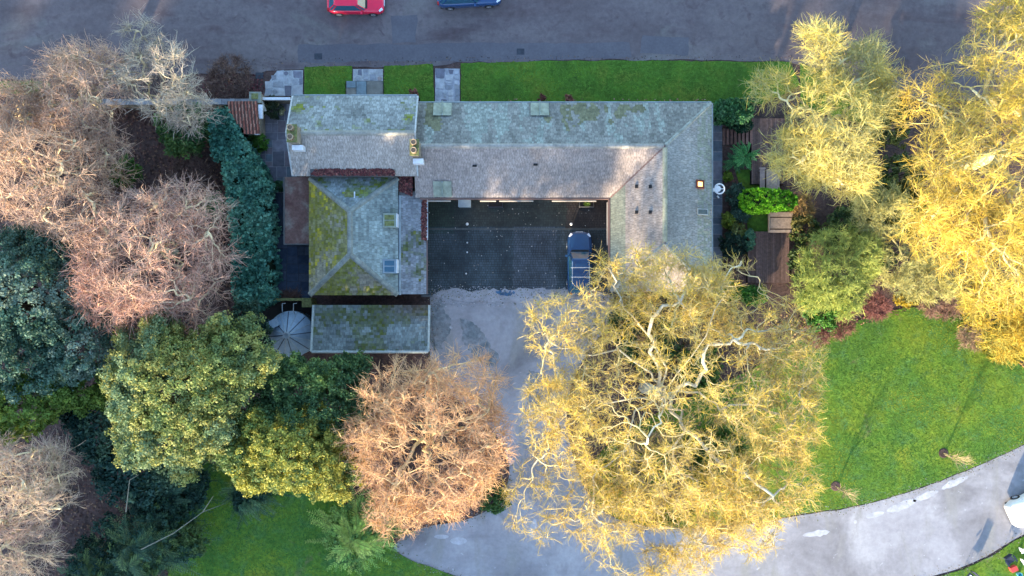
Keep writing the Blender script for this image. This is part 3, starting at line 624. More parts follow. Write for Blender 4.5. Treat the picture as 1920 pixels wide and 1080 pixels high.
# ------------------------------------------------------------------ walls, gate, shed on the west
bw=empty('boundary_wall',P(440,187),'long low grey stone boundary wall running west from the cottage','wall')
for k in range(26):
    a=160+k*12.2; 
    if a>476: break
    x0,y0=P2(a,189-.5*((a-160)/320)+2,1.4); x1,_=P2(a+11.9,187,1.4); m=MB(); m.box(x0,x1,y0-.20,y0+.20,1.3,1.42+random.uniform(0,.03),tint((.26,.26,.28))); m.build('coping_stone',MAT['flag'],bw)
x0,y0=P2(160,190,1.4); x1,_=P2(476,187,1.4); m=MB(); m.box(x0,x1,y0-.12,y0+.18,0,1.29); m.build('wall_base',MAT['stone'],bw)
m=MB(); x0,y0=P2(492,187,1.4); x1,y1=P2(544,182,1.4); m.box(x0,x1,y0,y1,1.2,1.36); m.build('white_coping',MAT['white'],bw); m=MB(); m.box(x0,x1,y0+.03,y1-.03,0,1.198); m.build('wall_base',MAT['stone'],bw)
gp=empty('gate_pier',P(478,183),'square stone gate pier with moss on its flat cap','gate pier'); q=P(478,183,1.9)
m=MB(); m.box(q.x-.35,q.x+.35,q.y-.3,q.y+.35,0,1.75); m.build('pier',MAT['stone'],gp); m=MB(); m.box(q.x-.42,q.x+.42,q.y-.36,q.y+.42,1.752,1.86,(.24,.26,.22)); m.build('cap',MAT['flag'],gp)
m=MB(); m.box(q.x-.25,q.x+.22,q.y-.1,q.y+.3,1.862,1.90); m.build('moss',MAT['mossstone'],gp)
m=MB(); m.add([*(P(488,187,1.7)[:],P(493,190,1.7)[:],P(500,208,1.7)[:],P(496,209,1.7)[:])],[(0,1,2,3)],(.3,.28,.24)); m.build('sloping_coping',MAT['flag'],gp)
sh=empty('tiled_shed',P(457,222),'small shed with a weathered red clay pantile roof by the gate pier','shed')
c4=[P(428,190,2.0),P(474,190,2.0),P(484,255,2.4),P(452,255,2.4)]
shape=[P(428,190,2.1),P(480,189,2.1),P(486,222,2.3),P(477,224,2.3),P(473,256,2.5),P(452,256,2.5)]
n_r=9
def lerp2(a,b,t): return a.lerp(b,t)
topL,topR=P(427,190,2.0),P(483,190,2.0); botL,botR=P(452,256,2.5),P(474,256,2.5)
colx=9
for ci in range(colx):
    # each tile column runs down the slope; columns to the left are cut by the hedge line
    u0,u1=ci/colx,(ci+1)/colx; xa=topL.lerp(topR,u0); xb=topL.lerp(topR,u1); ytop=topL.y; zt=2.0
    cut=max(.25,min(1,.45+ .85*(u0+.15))) ; cut=1.0 if u0>.42 else cut
    rows=int(10*cut)
    m=MB()
    for rj in range(rows):
        y1=ytop-rj*.235; y0=y1-.25; z1=2.0+.05*rj; z0=2.0+.05*(rj+1)
        for sj in range(5):
            t0,t1=sj/5,(sj+1)/5; w=xb.x-xa.x; h=lambda t:.085*math.sin(math.pi*min(1,t/.7)) if t<.7 else 0
            c=tint(random.choice([(.30,.11,.08),(.24,.08,.06),(.36,.20,.15)] if sj in (1,2) else [(.12,.05,.04),(.10,.06,.05)]),.7,1.3)
            sx=(rj*.235)*.16; 
            m.add([(xa.x+w*t0+sx,y0,z0+h(t0)-.02),(xa.x+w*t1+sx,y0,z0+h(t1)-.02),(xa.x+w*t1+sx,y1,z1+h(t1)+.01),(xa.x+w*t0+sx,y1,z1+h(t0)+.01)],[(0,1,2,3)],c)
    m.build('pantile_course',MAT['pantile'],sh)
m=MB(); m.prism([(topL.x+.1,topL.y-.1),(topR.x-.1,topR.y-.1),(topR.x-.05,topR.y-2.2),(topR.x-.9,topR.y-2.2)],0,1.9); m.build('wall',MAT['stone'],sh)
for (a,b2,c,d) in ((484,492,196,222),(477,485,226,252)):
    m=MB(); x0,y1=P2(a,c,2.0); x1,y0=P2(b2,d,2.0); m.box(x0,x1,y0,y1,1.8,2.0); m.build('ledge',MAT['white'],sh)

# ------------------------------------------------------------------ garden furniture and small things
def planks(root, x0,x1,y0,y1,z,n,vertical,col,gap=.02,th=.04,name='plank',sub=None):
    for k in range(n):
        m=MB(); c=tint(col)
        if vertical: a=x0+(x1-x0)*k/n+gap/2; b2=x0+(x1-x0)*(k+1)/n-gap/2; m.box(a,b2,y0,y1,z-th,z,c)
        else: a=y0+(y1-y0)*k/n+gap/2; b2=y0+(y1-y0)*(k+1)/n-gap/2; m.box(x0,x1,a,b2,z-th,z,c)
        m.build(name,MAT['timber'],root)
# slatted timber steps
x0,y1=P2(1356,240,.4); x1,y0=P2(1411,270,.4)
st=empty('timber_steps',((x0+x1)/2,(y0+y1)/2,0),'run of narrow dark red brown timber treads between the hedge and the fern','steps')
for k in range(8):
    z=.1+.06*k; w=(x1-x0)/8; m=MB(); m.box(x0+w*k+.05,x0+w*(k+1)-.04,y0,y1,z-.05,z,tint((.17,.095,.08),.8+.06*k,1.2+.06*k)); m.build('tread',MAT['timber'],st)
for ya in (y0-.05,y1+.005): m=MB(); m.box(x0,x1,ya,ya+.045,0,.12,(.08,.06,.05)); m.build('side_board',MAT['timber'],st)
def deck(name,px0,px1,py0,py1,z):
    x0,y1=P2(px0,py0,z); x1,y0=P2(px1,py1,z); m=MB(); m.box(x0,x1,y0,y1,0,z-.03,(.02,.015,.015)); d=tag(m.build(name,MAT['timber']),kind='structure')
    m=MB(); n=int((x1-x0)/.145)
    for k in range(n):
        a=x0+(x1-x0)*k/n; c=random.uniform(.75,1.3); m.box(a+.008,a+(x1-x0)/n-.008,y0,y1,z-.028,z+random.uniform(0,.006),(.125*c,.080*c,.070*c))
    s=m.build('deck_boards',MAT['timber'],d); tag(s,kind='stuff')
deck('north_deck',1409,1472,222,345,.45); deck('south_deck',1402,1480,434,530,.40)
for nm,(px0,py0,px1,py1),lab in (('wooden_bench',(1425,314,1460,360),'bare wooden bench at the north end of the bright green clipped hedge'),):
    x0,y1=P2(px0,py0,.9); x1,y0=P2(px1,py1,.9)
    be=empty(nm,((x0+x1)/2,(y0+y1)/2,0),lab,'bench')
    m=MB(); m.box(x0,x0+.34,y0,y1,.84,.90,(.28,.21,.19)); m.box(x0-.05,x0+.40,y1-.1,y1-.005+.0,.902,.95,(.30,.23,.20)); m.build('back_rail',MAT['timber'],be)
    m=MB(); m.box(x0+.5,x1+.12,y0,y1-.12,.70,.75,(.34,.26,.22)); m.build('seat',MAT['timber'],be)
    for (a,c) in ((x0+.02,y0+.1),(x0+.02,y1-.25),(x1,y0+.1),(x1,y1-.25)): m=MB(); m.box(a,a+.09,c,c+.09,.07,.70,(.2,.15,.13)); m.build('leg',MAT['timber'],be)
x0,y1=P2(1443,398,.8); x1,y0=P2(1487,436,.8)
tb=empty('picnic_bench',((x0+x1)/2,(y0+y1)/2,0),'square slatted wooden seat with broad planks south of the bright green clipped hedge','bench')
H=(y1-y0)
for (a,b2) in ((.0,.22),(.27,.80),(.86,1.0)):
    m=MB(); m.box(x0,x1,y1-H*b2,y1-H*a,.74 if a else .8,.79 if a else .85,tint((.33,.25,.20),.9,1.1)); m.build('plank',MAT['timber'],tb)
for (a,c) in ((x0+.03,y0+.03),(x1-.12,y0+.03),(x0+.03,y1-.12),(x1-.12,y1-.12)): m=MB(); m.box(a,a+.09,c,c+.09,0,.738,(.2,.15,.13)); m.build('leg',MAT['timber'],tb)
m=MB(); m.box(x0-.06,x0-.005,y0,y1,.6,.85,(.30,.24,.2)); m.build('arm_rest',MAT['timber'],tb)
# white spoked wheel on the garden wall
q=P(1349,354,2.3); wr=empty('wheel_bracket',(q.x,q.y,0),'white round spoked wheel standing out from the east wall beside the lit rooflight','wall ornament')
m=MB(); r0=.34; ring=[(q.x+r0*math.cos(t*math.pi/10),q.y+r0*math.sin(t*math.pi/10),2.3) for t in range(21)]; m.tube(ring,.055,6,caps=False); m.build('rim',MAT['white'],wr,smooth=True)
m=MB()
for t in (0,2.1,4.2): m.tube([(q.x,q.y,2.3),(q.x+r0*math.cos(t),q.y+r0*math.sin(t),2.3)],.035,5)
m.build('spoke',MAT['white'],wr)
m=MB(); m.lathe([(0,2.26),(.20,2.26),(.22,2.33),(0,2.36)],12,(q.x-.12,q.y)); m.build('hub',MAT['white'],wr)
m=MB(); m.tube([(q.x-.2,q.y,2.3),(XE-.3,q.y-.02,2.3)],.06,6); m.tube([(q.x-.35,q.y-.12,2.3),(q.x-.55,q.y-.12,2.3)],.09,8); m.build('arm',MAT['white'],wr)
m=MB(); q2=P(1347,369,.3); Ml=Matrix.Translation((q2.x,q2.y,0))@Matrix.Rotation(R(-55),4,'Z'); m.box(-.10,.10,-.045,.045,.07,.26,M=Ml); o=m.build('path_lamp',MAT['lamp']); tag(o,'small white lamp on the slabs below the white wheel','lamp')
# courtyard items
def planter(px,py,label,plant):
    q=P(px,py,.5); e=empty('planter',(q.x,q.y,0),label,'planter','dark planters under the courtyard eaves'); w,d=.52,.24
    m=MB()
    for (a,b2,c,d2) in ((-w,w,-d,-d+.05),(-w,w,d-.05,d),(-w,-w+.05,-d+.05,d-.05),(w-.05,w,-d+.05,d-.05)): m.box(q.x+a,q.x+b2,q.y+c,q.y+d2,.05,.52)
    m.build('trough',MAT['planter'] if not plant else MAT['roofbed'],e)
    m=MB(); m.box(q.x-w+.05,q.x+w-.05,q.y-d+.05,q.y+d-.05,.06,.44); m.build('soil',MAT['dark'],e)
    if plant:
        n=160; a=RNG.uniform(0,6.28,n); r=RNG.uniform(.05,.24,n); c=np.c_[q.x+np.cos(a)*r*.3,q.y-.02+np.sin(a)*r*.2,np.full(n,.47)+RNG.uniform(0,.15,n)]; t=np.c_[np.cos(a)*r,np.sin(a)*r*.8,RNG.uniform(0,.15,n)]; s=np.c_[-np.sin(a),np.cos(a),np.zeros(n)]*.03
        o=link('plant',bigmesh('plant',np.stack([c-s,c+t,c+s],1),3,np.array((.10,.17,.03))*RNG.uniform(.6,1.4,(n,1)),MAT['leaf'],rootoff_world(e)),e)
planter(929,382,'empty dark planter trough halfway along the north wall of the yard',False); planter(1100,382,'planter trough holding a small green plant in the yard corner nearest the car',True)
q=P(871,381,.9); m=MB(); m.box(q.x-.42,q.x+.42,q.y-.24,q.y+.26,.05,.86); m.box(q.x-.45,q.x+.45,q.y-.27,q.y+.29,.86,.92); o=m.build('storage_box',MAT['greyslab']); tag(o,'blue grey lidded box against the north wall of the courtyard','storage box')
def bollard(px,py,label,h=.9,r=.085):
    q=P(px,py,h); e=empty('bollard_light',(q.x,q.y,0),label,'lamp','white topped posts in the courtyard'); m=MB(); m.tube([(q.x,q.y,.05),(q.x,q.y,h-.08)],.04,8); m.build('post',MAT['planter'],e)
    m=MB(); m.lathe([(0,h-.09),(r,h-.07),(r*1.25,h),(r*.9,h+.08),(0,h+.11)],10,(q.x,q.y)); m.build('globe',MAT['lamp'],e,smooth=True)
for q_ in ([(812,549),(850,541),(905,546),(960,538),(1010,544),(1070,540),(1140,548),(1148,562),(980,566),(812,562)],):
    sheet('gravel_spill',wob(smooth([P2(*p) for p in q_],1,True),.16,.25),.069,MAT['drive'])
SHADOW_STAIN=ground('gravel_shadow_stain',[(.35,(.15,.175,.19)),(.65,(.27,.28,.30))],1.6,(4,.3))  # tree shadow with some staining, painted on the drive as darker gravel
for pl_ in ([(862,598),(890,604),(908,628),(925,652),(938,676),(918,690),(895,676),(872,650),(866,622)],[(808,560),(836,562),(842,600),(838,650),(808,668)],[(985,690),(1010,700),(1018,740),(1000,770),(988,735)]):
    sheet('painted_shadow_stain',wob(smooth([P2(*p) for p in pl_],1,True),.34,.14),.0335,SHADOW_STAIN)
PALE=ground('pale_dried_gravel',[(.35,(.38,.38,.41)),(.65,(.54,.54,.58))],1.2,(3,.15))
for (x_,y_,a_,b_,r_) in ((1690,948,30,7,20),(1735,930,26,6,22),(1640,965,18,5,15),(1790,905,28,6,25),(1530,1000,26,5,8),(860,1014,16,7,0),(828,1006,14,4,0),(1000,990,18,6,80)):
    sheet('pale_gravel_patch',wob([P2(x_+a_*math.cos(t*.52)*math.cos(R(r_))+b_*math.sin(t*.52)*math.sin(R(r_)),y_-a_*math.cos(t*.52)*math.sin(R(r_))+b_*math.sin(t*.52)*math.cos(R(r_))) for t in range(12)],.10,.18),.034,PALE)
for (x_,y_) in ((487,142),(597,106),(976,97)):
    m=MB(); a=P2(x_,y_); m.box(a[0]-.28,a[0]+.28,a[1]-.22,a[1]+.22,.031,.045,(.05,.055,.07)); o=m.build('drain_cover',MAT['flag']); tag(o,'dark iron drain cover '+('at the road edge beside the west path' if x_==487 else 'in the road north of the first verge lawn' if x_==597 else 'in the road north of the long verge lawn'),'drain cover','iron covers in the road')
bollard(876,420,'white topped post at the left of the dark courtyard'); bollard(1071,420,'white topped post just in front of the parked dark blue car')
for px,py,lab in ((876,455,'small pale post top on the line of the yard drain, northernmost'),(876,473,'small pale post top midway down the yard'),(874,513,'small pale post top nearest the drive end of the yard')): bollard(px,py,lab,.35,.05)
sheet('blue_stain',wob(smooth([P2(926,546),P2(942,542),P2(962,544),P2(967,550),P2(955,556),P2(938,553)],1,True),.22,.12),.074,MAT['bluepaintground'])
# cobbled white chips scattered in yard
leafpile('yard_leaves',[P2(800,380),P2(1140,380),P2(1140,545),P2(800,545)],.062,1.3,[(.45,.42,.38),(.3,.25,.2)],(.03,.06),'pale fallen leaves scattered over the dark courtyard',lift=.01)
# young trees staked in the lawn
def sapling(px,py,label,dx,dy,h=2.6):
    q=P(px,py); e=empty('sapling',(q.x,q.y,.07),label,'young tree','saplings planted in the right hand lawn')
    m=MB(); m.lathe([(.0,.115),(.30,.11),(.36,.075)],14,(q.x,q.y)); m.build('planting_circle',MAT['soil'],e)
    m=MB(); m.tube([(q.x+.10,q.y-.12,.08),(q.x+.10,q.y-.12,1.0)],.035,5,(.40,.33,.22)); m.build('stake',MAT['timber'],e)
    m=MB(); top=(q.x+dx*.6,q.y+dy*.6,h*.62); m.tube([(q.x,q.y,.08),(q.x+dx*.25,q.y+dy*.25,h*.3),top],[.035,.03,.022],5,(.40,.34,.16)); m.build('trunk',MAT['bark'],e)
    S=[]
    m=MB()
    for k in range(34):
        t=random.uniform(.25,1); b0=Vector((q.x,q.y,.08)).lerp(Vector(top),t); a=random.uniform(0,6.28); l=random.uniform(.35,1.0)
        d=Vector((math.cos(a)*.6+dx*.5,math.sin(a)*.6+dy*.5,.7)).normalized(); p1=b0+d*l; m.tube([b0,b0+d*l*.5+Vector((random.uniform(-.06,.06),)*3),p1],[.016,.013,.006],3,(.42,.33,.18),caps=False)
        for z in range(2):
            a2=random.uniform(0,6.28); m.tube([b0+d*l*.6,b0+d*l*.6+(d+Vector((math.cos(a2),math.sin(a2),0))*.8)*l*.4],[.010,.006],3,(.45,.34,.2),caps=False)
    m.build('crown',MAT['twig'],e)
sapling(1566,911,'slender leafless sapling in a dark planting circle nearest the great tree',.5,-.25); sapling(1768,849,'slender leafless sapling in a dark planting circle nearest the right edge of the lawn',.6,-.25,2.9)

# ------------------------------------------------------------------ vehicles
def car(name,label,x,y,rot,L,W,Hh,paint,z0=.03,cowl=.16,rf=.06,rr=-.36,tail=-.47,hood=.60,nose=.46,rails=False,bars=False,belt=.60,roofpaint=None,van=False):
    e=empty(name,(x,y,z0),label,'van' if van else 'car',None if van else 'parked cars',rot); B=lambda n,m,mt,p=e,s=False: m.build(n,mt if not isinstance(mt,str) else MAT[mt],p,smooth=s,world=False)
    pm=MAT[paint]; w=W/2; zb=Hh*belt
    def top(t):
        if t>cowl: k=(t-cowl)/(.5-cowl); return Hh*(hood+(nose-hood)*k**1.6)
        return Hh*(hood+(belt-hood)*min(1,(cowl-t)/.1)) if t>-.42 else Hh*(belt-.03*((-.42-t)/.08))
    def hw(t):
        a=abs(t); return w*(1-.24*max(0,(a-.36)/.14)**2.2)
    ts=[-.5,-.49,-.46,-.42,-.36,-.28,-.18,-.05,.05,.16,.26,.34,.40,.44,.47,.49,.5]; V=[];F=[]
    for t in ts:
        h=hw(t)*(.93 if abs(t)==.5 else 1); zt=top(t)-(.05 if abs(t)==.5 else 0); X=t*L
        half=[(0,zt+.025),(h*.35,zt+.02),(h*.7,zt),(h*.90,zt-.035),(h*.985,zt-.12),(h,zt-.25),(h*.99,.42),(h*.95,.24)]
        row=[(X,-a,z) for a,z in half[:0:-1]]+[(X,a,z) for a,z in half]; V+=row
    k=15
    for i in range(len(ts)-1):
        for j in range(k-1): F.append((i*k+j,i*k+j+1,(i+1)*k+j+1,(i+1)*k+j))
    F+=[tuple(range(k-1,-1,-1)),tuple(range((len(ts)-1)*k,len(ts)*k))]
    m=MB(); m.add(V,F); B('body',m,pm,s=True)
    m=MB(); m.box(-.46*L,.46*L,-w*.9,w*.9,.18,.30); B('underbody',m,'rubber')
    # glasshouse
    zt=Hh-.03; wb=w*.90; wt=w*.70; xs=[(cowl*L,zb+.0,wb*.86),(cowl*L-.05*L,zb+.02,wb),(tail*L+.06*L,zb+.02,wb),(tail*L,zb,wb*.86)]
    xt=[(rf*L,zt,wt*.90),(rf*L-.04*L,zt,wt),(rr*L+.04*L,zt,wt),(rr*L,zt,wt*.90)]
    V=[(a,s*c,z) for (a,z,c) in xs for s in (-1,1)]+[(a,s*c,z) for (a,z,c) in xt for s in (-1,1)]
    F=[(0,1,9,8)]+[(6,14,15,7)]+[(2*i,2*i+8,2*i+10,2*i+2) for i in range(3)]+[(2*i+1,2*i+3,2*i+11,2*i+9) for i in range(3)]+[(8,9,11,10),(10,11,13,12),(12,13,15,14)]
    m=MB(); m.add(V,F); B('windows',m,'glass')
    V=[(a+(.02 if i<2 else -.02),s*c*1.03,z+.01) for i,(a,z,c) in enumerate(xt) for s in (-1,1)]+[(a*1.0-.05*(1 if i<2 else -1),s*c*.80,z+.05) for i,(a,z,c) in enumerate(xt) for s in (-1,1)]
    F=[(8,10,11,9)[::1],(10,12,13,11),(12,14,15,13),(0,1,9,8),(6,14,15,7)]+[(2*i,2*i+8,2*i+10,2*i+2) for i in range(3)]+[(2*i+1,2*i+3,2*i+11,2*i+9) for i in range(3)]
    m=MB(); m.add(V,F); B('roof_panel',m,pm,s=False)
    for i in (0,1,2,3):
        for s in (-1,1):
            a=xs[i];b2=xt[i]; m=MB(); m.tube([(a[0],s*a[2],a[1]),(b2[0],s*b2[2]*1.01,b2[1]+.01)],.035,5); B('pillar',m,pm)
    for s in (-1,1):
        for t in (-.31,.30):
            m=MB(); yy=s*(w-.10); m.tube([(t*L,yy-.11,.32),(t*L,yy+.11+.0,.32)],.32,16); wh=B('wheel',m,'rubber'); m=MB(); m.tube([(t*L,s*(w+.012),.32),(t*L,s*(w+.03),.32)],.19,12); B('rim',m,'chrome',wh)
        m=MB(); Mh=Matrix.Translation((.455*L,s*hw(.45)*.80,Hh*nose+.02))@Matrix.Rotation(-s*R(32),4,'Z'); m.box(-.17,.12,-.08,.08,-.1,.035,M=Mh); B('headlight',m,'lens')
        m=MB(); m.box(-.497*L,-.47*L,s*hw(.47)*.86-.09,s*hw(.47)*.86+.09,Hh*belt-.32,Hh*belt-.02); B('tail_light',m,'redlens')
        m=MB(); m.box((cowl-.07)*L-.07,(cowl-.07)*L+.07,s*(w+.02)-.02 if s>0 else s*(w+.02)-.16,s*(w+.02)+.16 if s>0 else s*(w+.02)+.02,zb-.02,zb+.13); B('mirror',m,pm)
        if rails: m=MB(); m.tube([(rf*L-.05*L,s*wt*.93,zt+.07),(rf*L-.08*L,s*wt*.96,zt+.12),(rr*L+.06*L,s*wt*.96,zt+.12),(rr*L+.03*L,s*wt*.93,zt+.07)],.028,6); B('roof_rail',m,'chrome')
    if bars:
        for t in (rf-.14,rf-.14-.15): m=MB(); m.tube([(t*L,-wt*1.12,zt+.15),(t*L,wt*1.12,zt+.15)],.035,6); B('roof_bar',m,'chrome')
    m=MB(); m.box(.485*L,.504*L,-w*.45,w*.45,Hh*nose-.22,Hh*nose-.10); B('grille',m,'chrome')
    m=MB(); m.box(cowl*L-.02,cowl*L+.12,-w*.70,w*.70,Hh*hood+.005,Hh*hood+.03); B('scuttle',m,'rubber')
    m=MB(); m.box(.500*L,.512*L,-.26,.26,.42,.53); B('number_plate',m,'lens')
    return e
q=P(1087,494,.8); car('estate_car','dark blue estate car with silver roof bars parked nose north in the courtyard',q.x,q.y,R(90),4.45,1.76,1.58,'bluepaint',z0=.055,rails=True,bars=True,cowl=.19,rf=.07)
q=P(666,1,.8); car('hatchback','bright red hatchback parked on the road facing right',q.x,q.y,0,4.0,1.72,1.48,'redpaint',cowl=.19,rf=.07,tail=-.46,rr=-.34)
q=P(879,-14,.8); car('suv','dark blue car with silver roof rails parked on the road facing right',q.x,q.y,R(3),4.55,1.86,1.68,'navypaint',rails=True)
q=P(1964,946,1.2); car('van','white van with dark windscreen, mostly beyond the right edge of the drive',q.x,q.y,R(205),4.9,2.0,2.0,'whitepaint',cowl=.27,rf=.14,tail=-.49,rr=-.46,belt=.56,hood=.54,nose=.42,van=True)
# folding things on the corner lawn
def chair(px,py,rz,label,cushion=None):
    q=P(px,py); e=empty('camping_chair',(q.x,q.y,.07),label,'chair','camping chairs on the corner lawn',rz); B=lambda n,m,mt: m.build(n,MAT[mt],e,world=False)
    m=MB(); m.add([(-.28,-.25,.42),(.28,-.25,.42),(.28,.25,.44),(-.28,.25,.44),(0,0,.38)],[(0,1,4),(1,2,4),(2,3,4),(3,0,4)]); B('seat',m,'navycloth')
    m=MB(); m.box(-.28,.28,.25,.29,.44,.9,M=Matrix.Rotation(R(-12),4,'X')); B('backrest',m,'navycloth')
    for sx in (-1,1):
        for sy in (-1,1): m=MB(); m.tube([(sx*.30,sy*.28,0),(-sx*.28*0+sx*.26,-sy*.25*0+sy*.24,.44)],.016,5); B('leg',m,'chrome')
        m=MB(); m.box(sx*.34-.05,sx*.34+.05,-.25,.25,.62,.65); B('arm_rest',m,'navycloth')
    if cushion: m=MB(); m.box(-.18,.18,-.15,.15,.46,.56); B('cushion',m,cushion)
chair(1885,1046,R(35),'dark blue folding camping chair next to the red cool box'); chair(1812,1078,R(-40),'dark blue folding chair with a white cushion at the bottom edge','lamp')
q=P(1896,1064); m=MB(); m.box(-.22,.22,-.16,.16,.07,.34,M=Matrix.Translation((q.x,q.y,0))@Matrix.Rotation(R(25),4,'Z')); m.box(-.24,.24,-.18,.18,.342,.40,M=Matrix.Translation((q.x,q.y,0))@Matrix.Rotation(R(25),4,'Z')); o=m.build('cool_box',MAT['redcloth']); tag(o,'red cool box on the grass in the bottom right corner','cool box')
q=P(1907,1075); m=MB(); m.lathe([(0,.08),(.13,.08),(.17,.38),(.15,.38),(.12,.12),(0,.12)],14,(q.x,q.y)); o=m.build('bucket',MAT['cyan']); tag(o,'small cyan bucket on the grass at the bottom right corner','bucket')
for (px,py,lab) in ((1922,1026,'upper white slatted bench end at the right edge of the corner lawn'),(1925,1047,'lower white slatted bench end beside the dark camping chair')):
    q=P(px,py); e=empty('white_bench',(q.x,q.y,.07),lab,'bench','white benches at the right edge',R(14))
    for k in range(2): m=MB(); m.box(-.62,.8,-.16+k*.17,-.02+k*.17,.42,.46); m.build('slat',MAT['white'],e,world=False)
    for sx in (-.5,.6): m=MB(); m.box(sx,sx+.06,-.14,.14,0,.418); m.build('leg',MAT['white'],e,world=False)

# ------------------------------------------------------------------ vegetation
def rings(pts, rad, k):
    """pts (B,S,3) rad (B,S) -> verts, quads"""
    B_,S,_=pts.shape; d=np.zeros_like(pts); d[:,1:-1]=pts[:,2:]-pts[:,:-2]; d[:,0]=pts[:,1]-pts[:,0]; d[:,-1]=pts[:,-1]-pts[:,-2]
    d/=np.linalg.norm(d,axis=2,keepdims=True)+1e-9; ref=np.zeros((B_,1,3)); tot=pts[:,-1]-pts[:,0]; az=np.abs(tot[:,2])>np.abs(tot[:,0])
    ref[az,0,0]=1; ref[~az,0,2]=1
    a=np.cross(d,ref); a/=np.linalg.norm(a,axis=2,keepdims=True)+1e-9; b=np.cross(d,a)
    t=np.arange(k)*2*np.pi/k; v=pts[:,:,None,:]+rad[:,:,None,None]*(a[:,:,None,:]*np.cos(t)[None,None,:,None]+b[:,:,None,:]*np.sin(t)[None,None,:,None])
    base=(np.arange(B_)*S*k)[:,None,None]+(np.arange(S-1)*k)[None,:,None]; j=np.arange(k)[None,None,:]; j2=(j+1)%k
    q=np.stack([base+j,base+k+j,base+k+j2,base+j2],-1).reshape(-1,4); return v.reshape(-1,3),q
def grow_tree(starts, rng, wander=.18, tipr=.012, gamma=.42, rmax=.45):
    """starts: list of (node, dir, tips) -> branches; returns pts(B,4,3), rad(B,4), tips, tipdirs, n per start"""
    PT=[];RD=[];TP=[];TD=[]
    def rec(p, d, T):
        n=len(T)
        if n==0: return
        if n==1: end=T[0]
        else: 
            c=T.mean(0); fr=.30+.14*rng.random(); end=p+(c-p)*fr if n>4 else p+(c-p)*.55
        L=np.linalg.norm(end-p)+1e-6; ctrl=p+d*L*.42+rng.normal(0,wander*L*.5,3)
        c2=(ctrl+end)/2+rng.normal(0,wander*L*.3,3); t=np.array([0,1/3,2/3,1])[:,None]
        pts=(1-t)**3*p+3*(1-t)**2*t*ctrl+3*(1-t)*t*t*c2+t**3*end
        r=min(rmax,tipr*n**gamma); r1=min(r,tipr*max(1,n*.62)**gamma); PT.append(pts); RD.append(np.linspace(r,r1,4))
        d2=pts[3]-pts[2]; d2=d2/(np.linalg.norm(d2)+1e-9)
        if n==1: TP.append(end); TD.append(d2); return
        k=2 if n<30 or rng.random()<.6 else 3
        if n<=3: 
            for q in T: rec(end,d2,q[None])
            return
        V=T-end; V=V/(np.linalg.norm(V,axis=1,keepdims=True)+1e-9); V=V+ (T-T.mean(0))*.25
        cs=V[rng.choice(n,k,replace=False)]
        for _ in range(4):
            lab=((V[:,None]-cs[None])**2).sum(2).argmin(1)
            for i in range(k):
                if (lab==i).any(): cs[i]=V[lab==i].mean(0)
        if max(np.bincount(lab,minlength=k))==n: lab=rng.integers(0,k,n)
        for i in range(k): rec(end,d2,T[lab==i])
    for (p,d,T) in starts: rec(np.array(p,float),np.array(d,float),T)
    return np.array(PT),np.array(RD),np.array(TP),np.array(TD)
def sprays(TP,TD,rng,n,length,r,spread=.9,up=.25,sub=2,flat=.7,tdw=.9):
    """twig sprays at tips -> pts (B,3,3), rad"""
    N=len(TP); d=TD[:,None]*tdw+rng.normal(0,spread,(N,n,3))*np.array([1,1,flat]); d[...,2]+=up; d/=np.linalg.norm(d,axis=2,keepdims=True)
    L=length*rng.uniform(.5,1.15,(N,n,1)); o=TP[:,None]-TD[:,None]*rng.uniform(0,.5,(N,n,1))*length
    bend=rng.normal(0,.27,(N,n,3)); p1=o+d*L*.5+bend*L; p2=o+d*L+bend*L*.4; pts=np.stack([o,p1,p2],2).reshape(-1,3,3)
    rad=np.tile(np.array([r,r*.8,r*.35]),(len(pts),1)); out=[pts]; ro=[rad]
    for s in range(sub):
        b=pts[:,0]*(0.6-.3*s)+pts[:,1]*(.4+.3*s); dd=pts[:,2]-pts[:,0]; l=np.linalg.norm(dd,axis=1,keepdims=True); dd=dd/(l+1e-9)+rng.normal(0,.6,dd.shape); dd/=np.linalg.norm(dd,axis=1,keepdims=True)
        q=b+dd*l*rng.uniform(.3,.62,(len(b),1)); wv=np.cross(dd,rng.normal(0,1,dd.shape)+np.array([0,0,1.5])); wv/=np.linalg.norm(wv,axis=1,keepdims=True)+1e-9; out.append(np.stack([b-wv*r,b+wv*r,q+wv*r*.4,q-wv*r*.4],1)); ro.append(b)
    return pts,rad,(np.concatenate(out[1:]) if sub else np.zeros((0,4,3))),(np.concatenate(ro[1:]) if sub else np.zeros((0,3)))
def ell_points(rng, blobs, n, shell=.55):
    """blobs: (x,y,z,rx,ry,rz)"""
    w=np.array([b[3]*b[4]*b[5] for b in blobs])**.8; w=w/w.sum(); idx=rng.choice(len(blobs),n,p=w); B_=np.array(blobs)[idx]
    d=rng.normal(0,1,(n,3)); d/=np.linalg.norm(d,axis=1,keepdims=True); r=np.where(rng.random(n)<shell,rng.uniform(.8,1.0,n),rng.random(n)**(1/3)); d[:,2]=np.where(d[:,2]<-.25,-d[:,2],d[:,2])
    return B_[:,:3]+d*r[:,None]*B_[:,3:6]
def shade_cols(rng, n, cols, x=None, y=None, jit=.18):
    cc=np.array(cols); k=rng.integers(0,len(cc),n)
    if x is not None:
        t=np.clip(fbm(x,y,.35,rng.integers(0,50))*1.9-.45+rng.normal(0,.18,n),0,.999); k=(t*len(cc)).astype(int)
    return cc[k]*rng.uniform(1-jit,1+jit,(n,1))
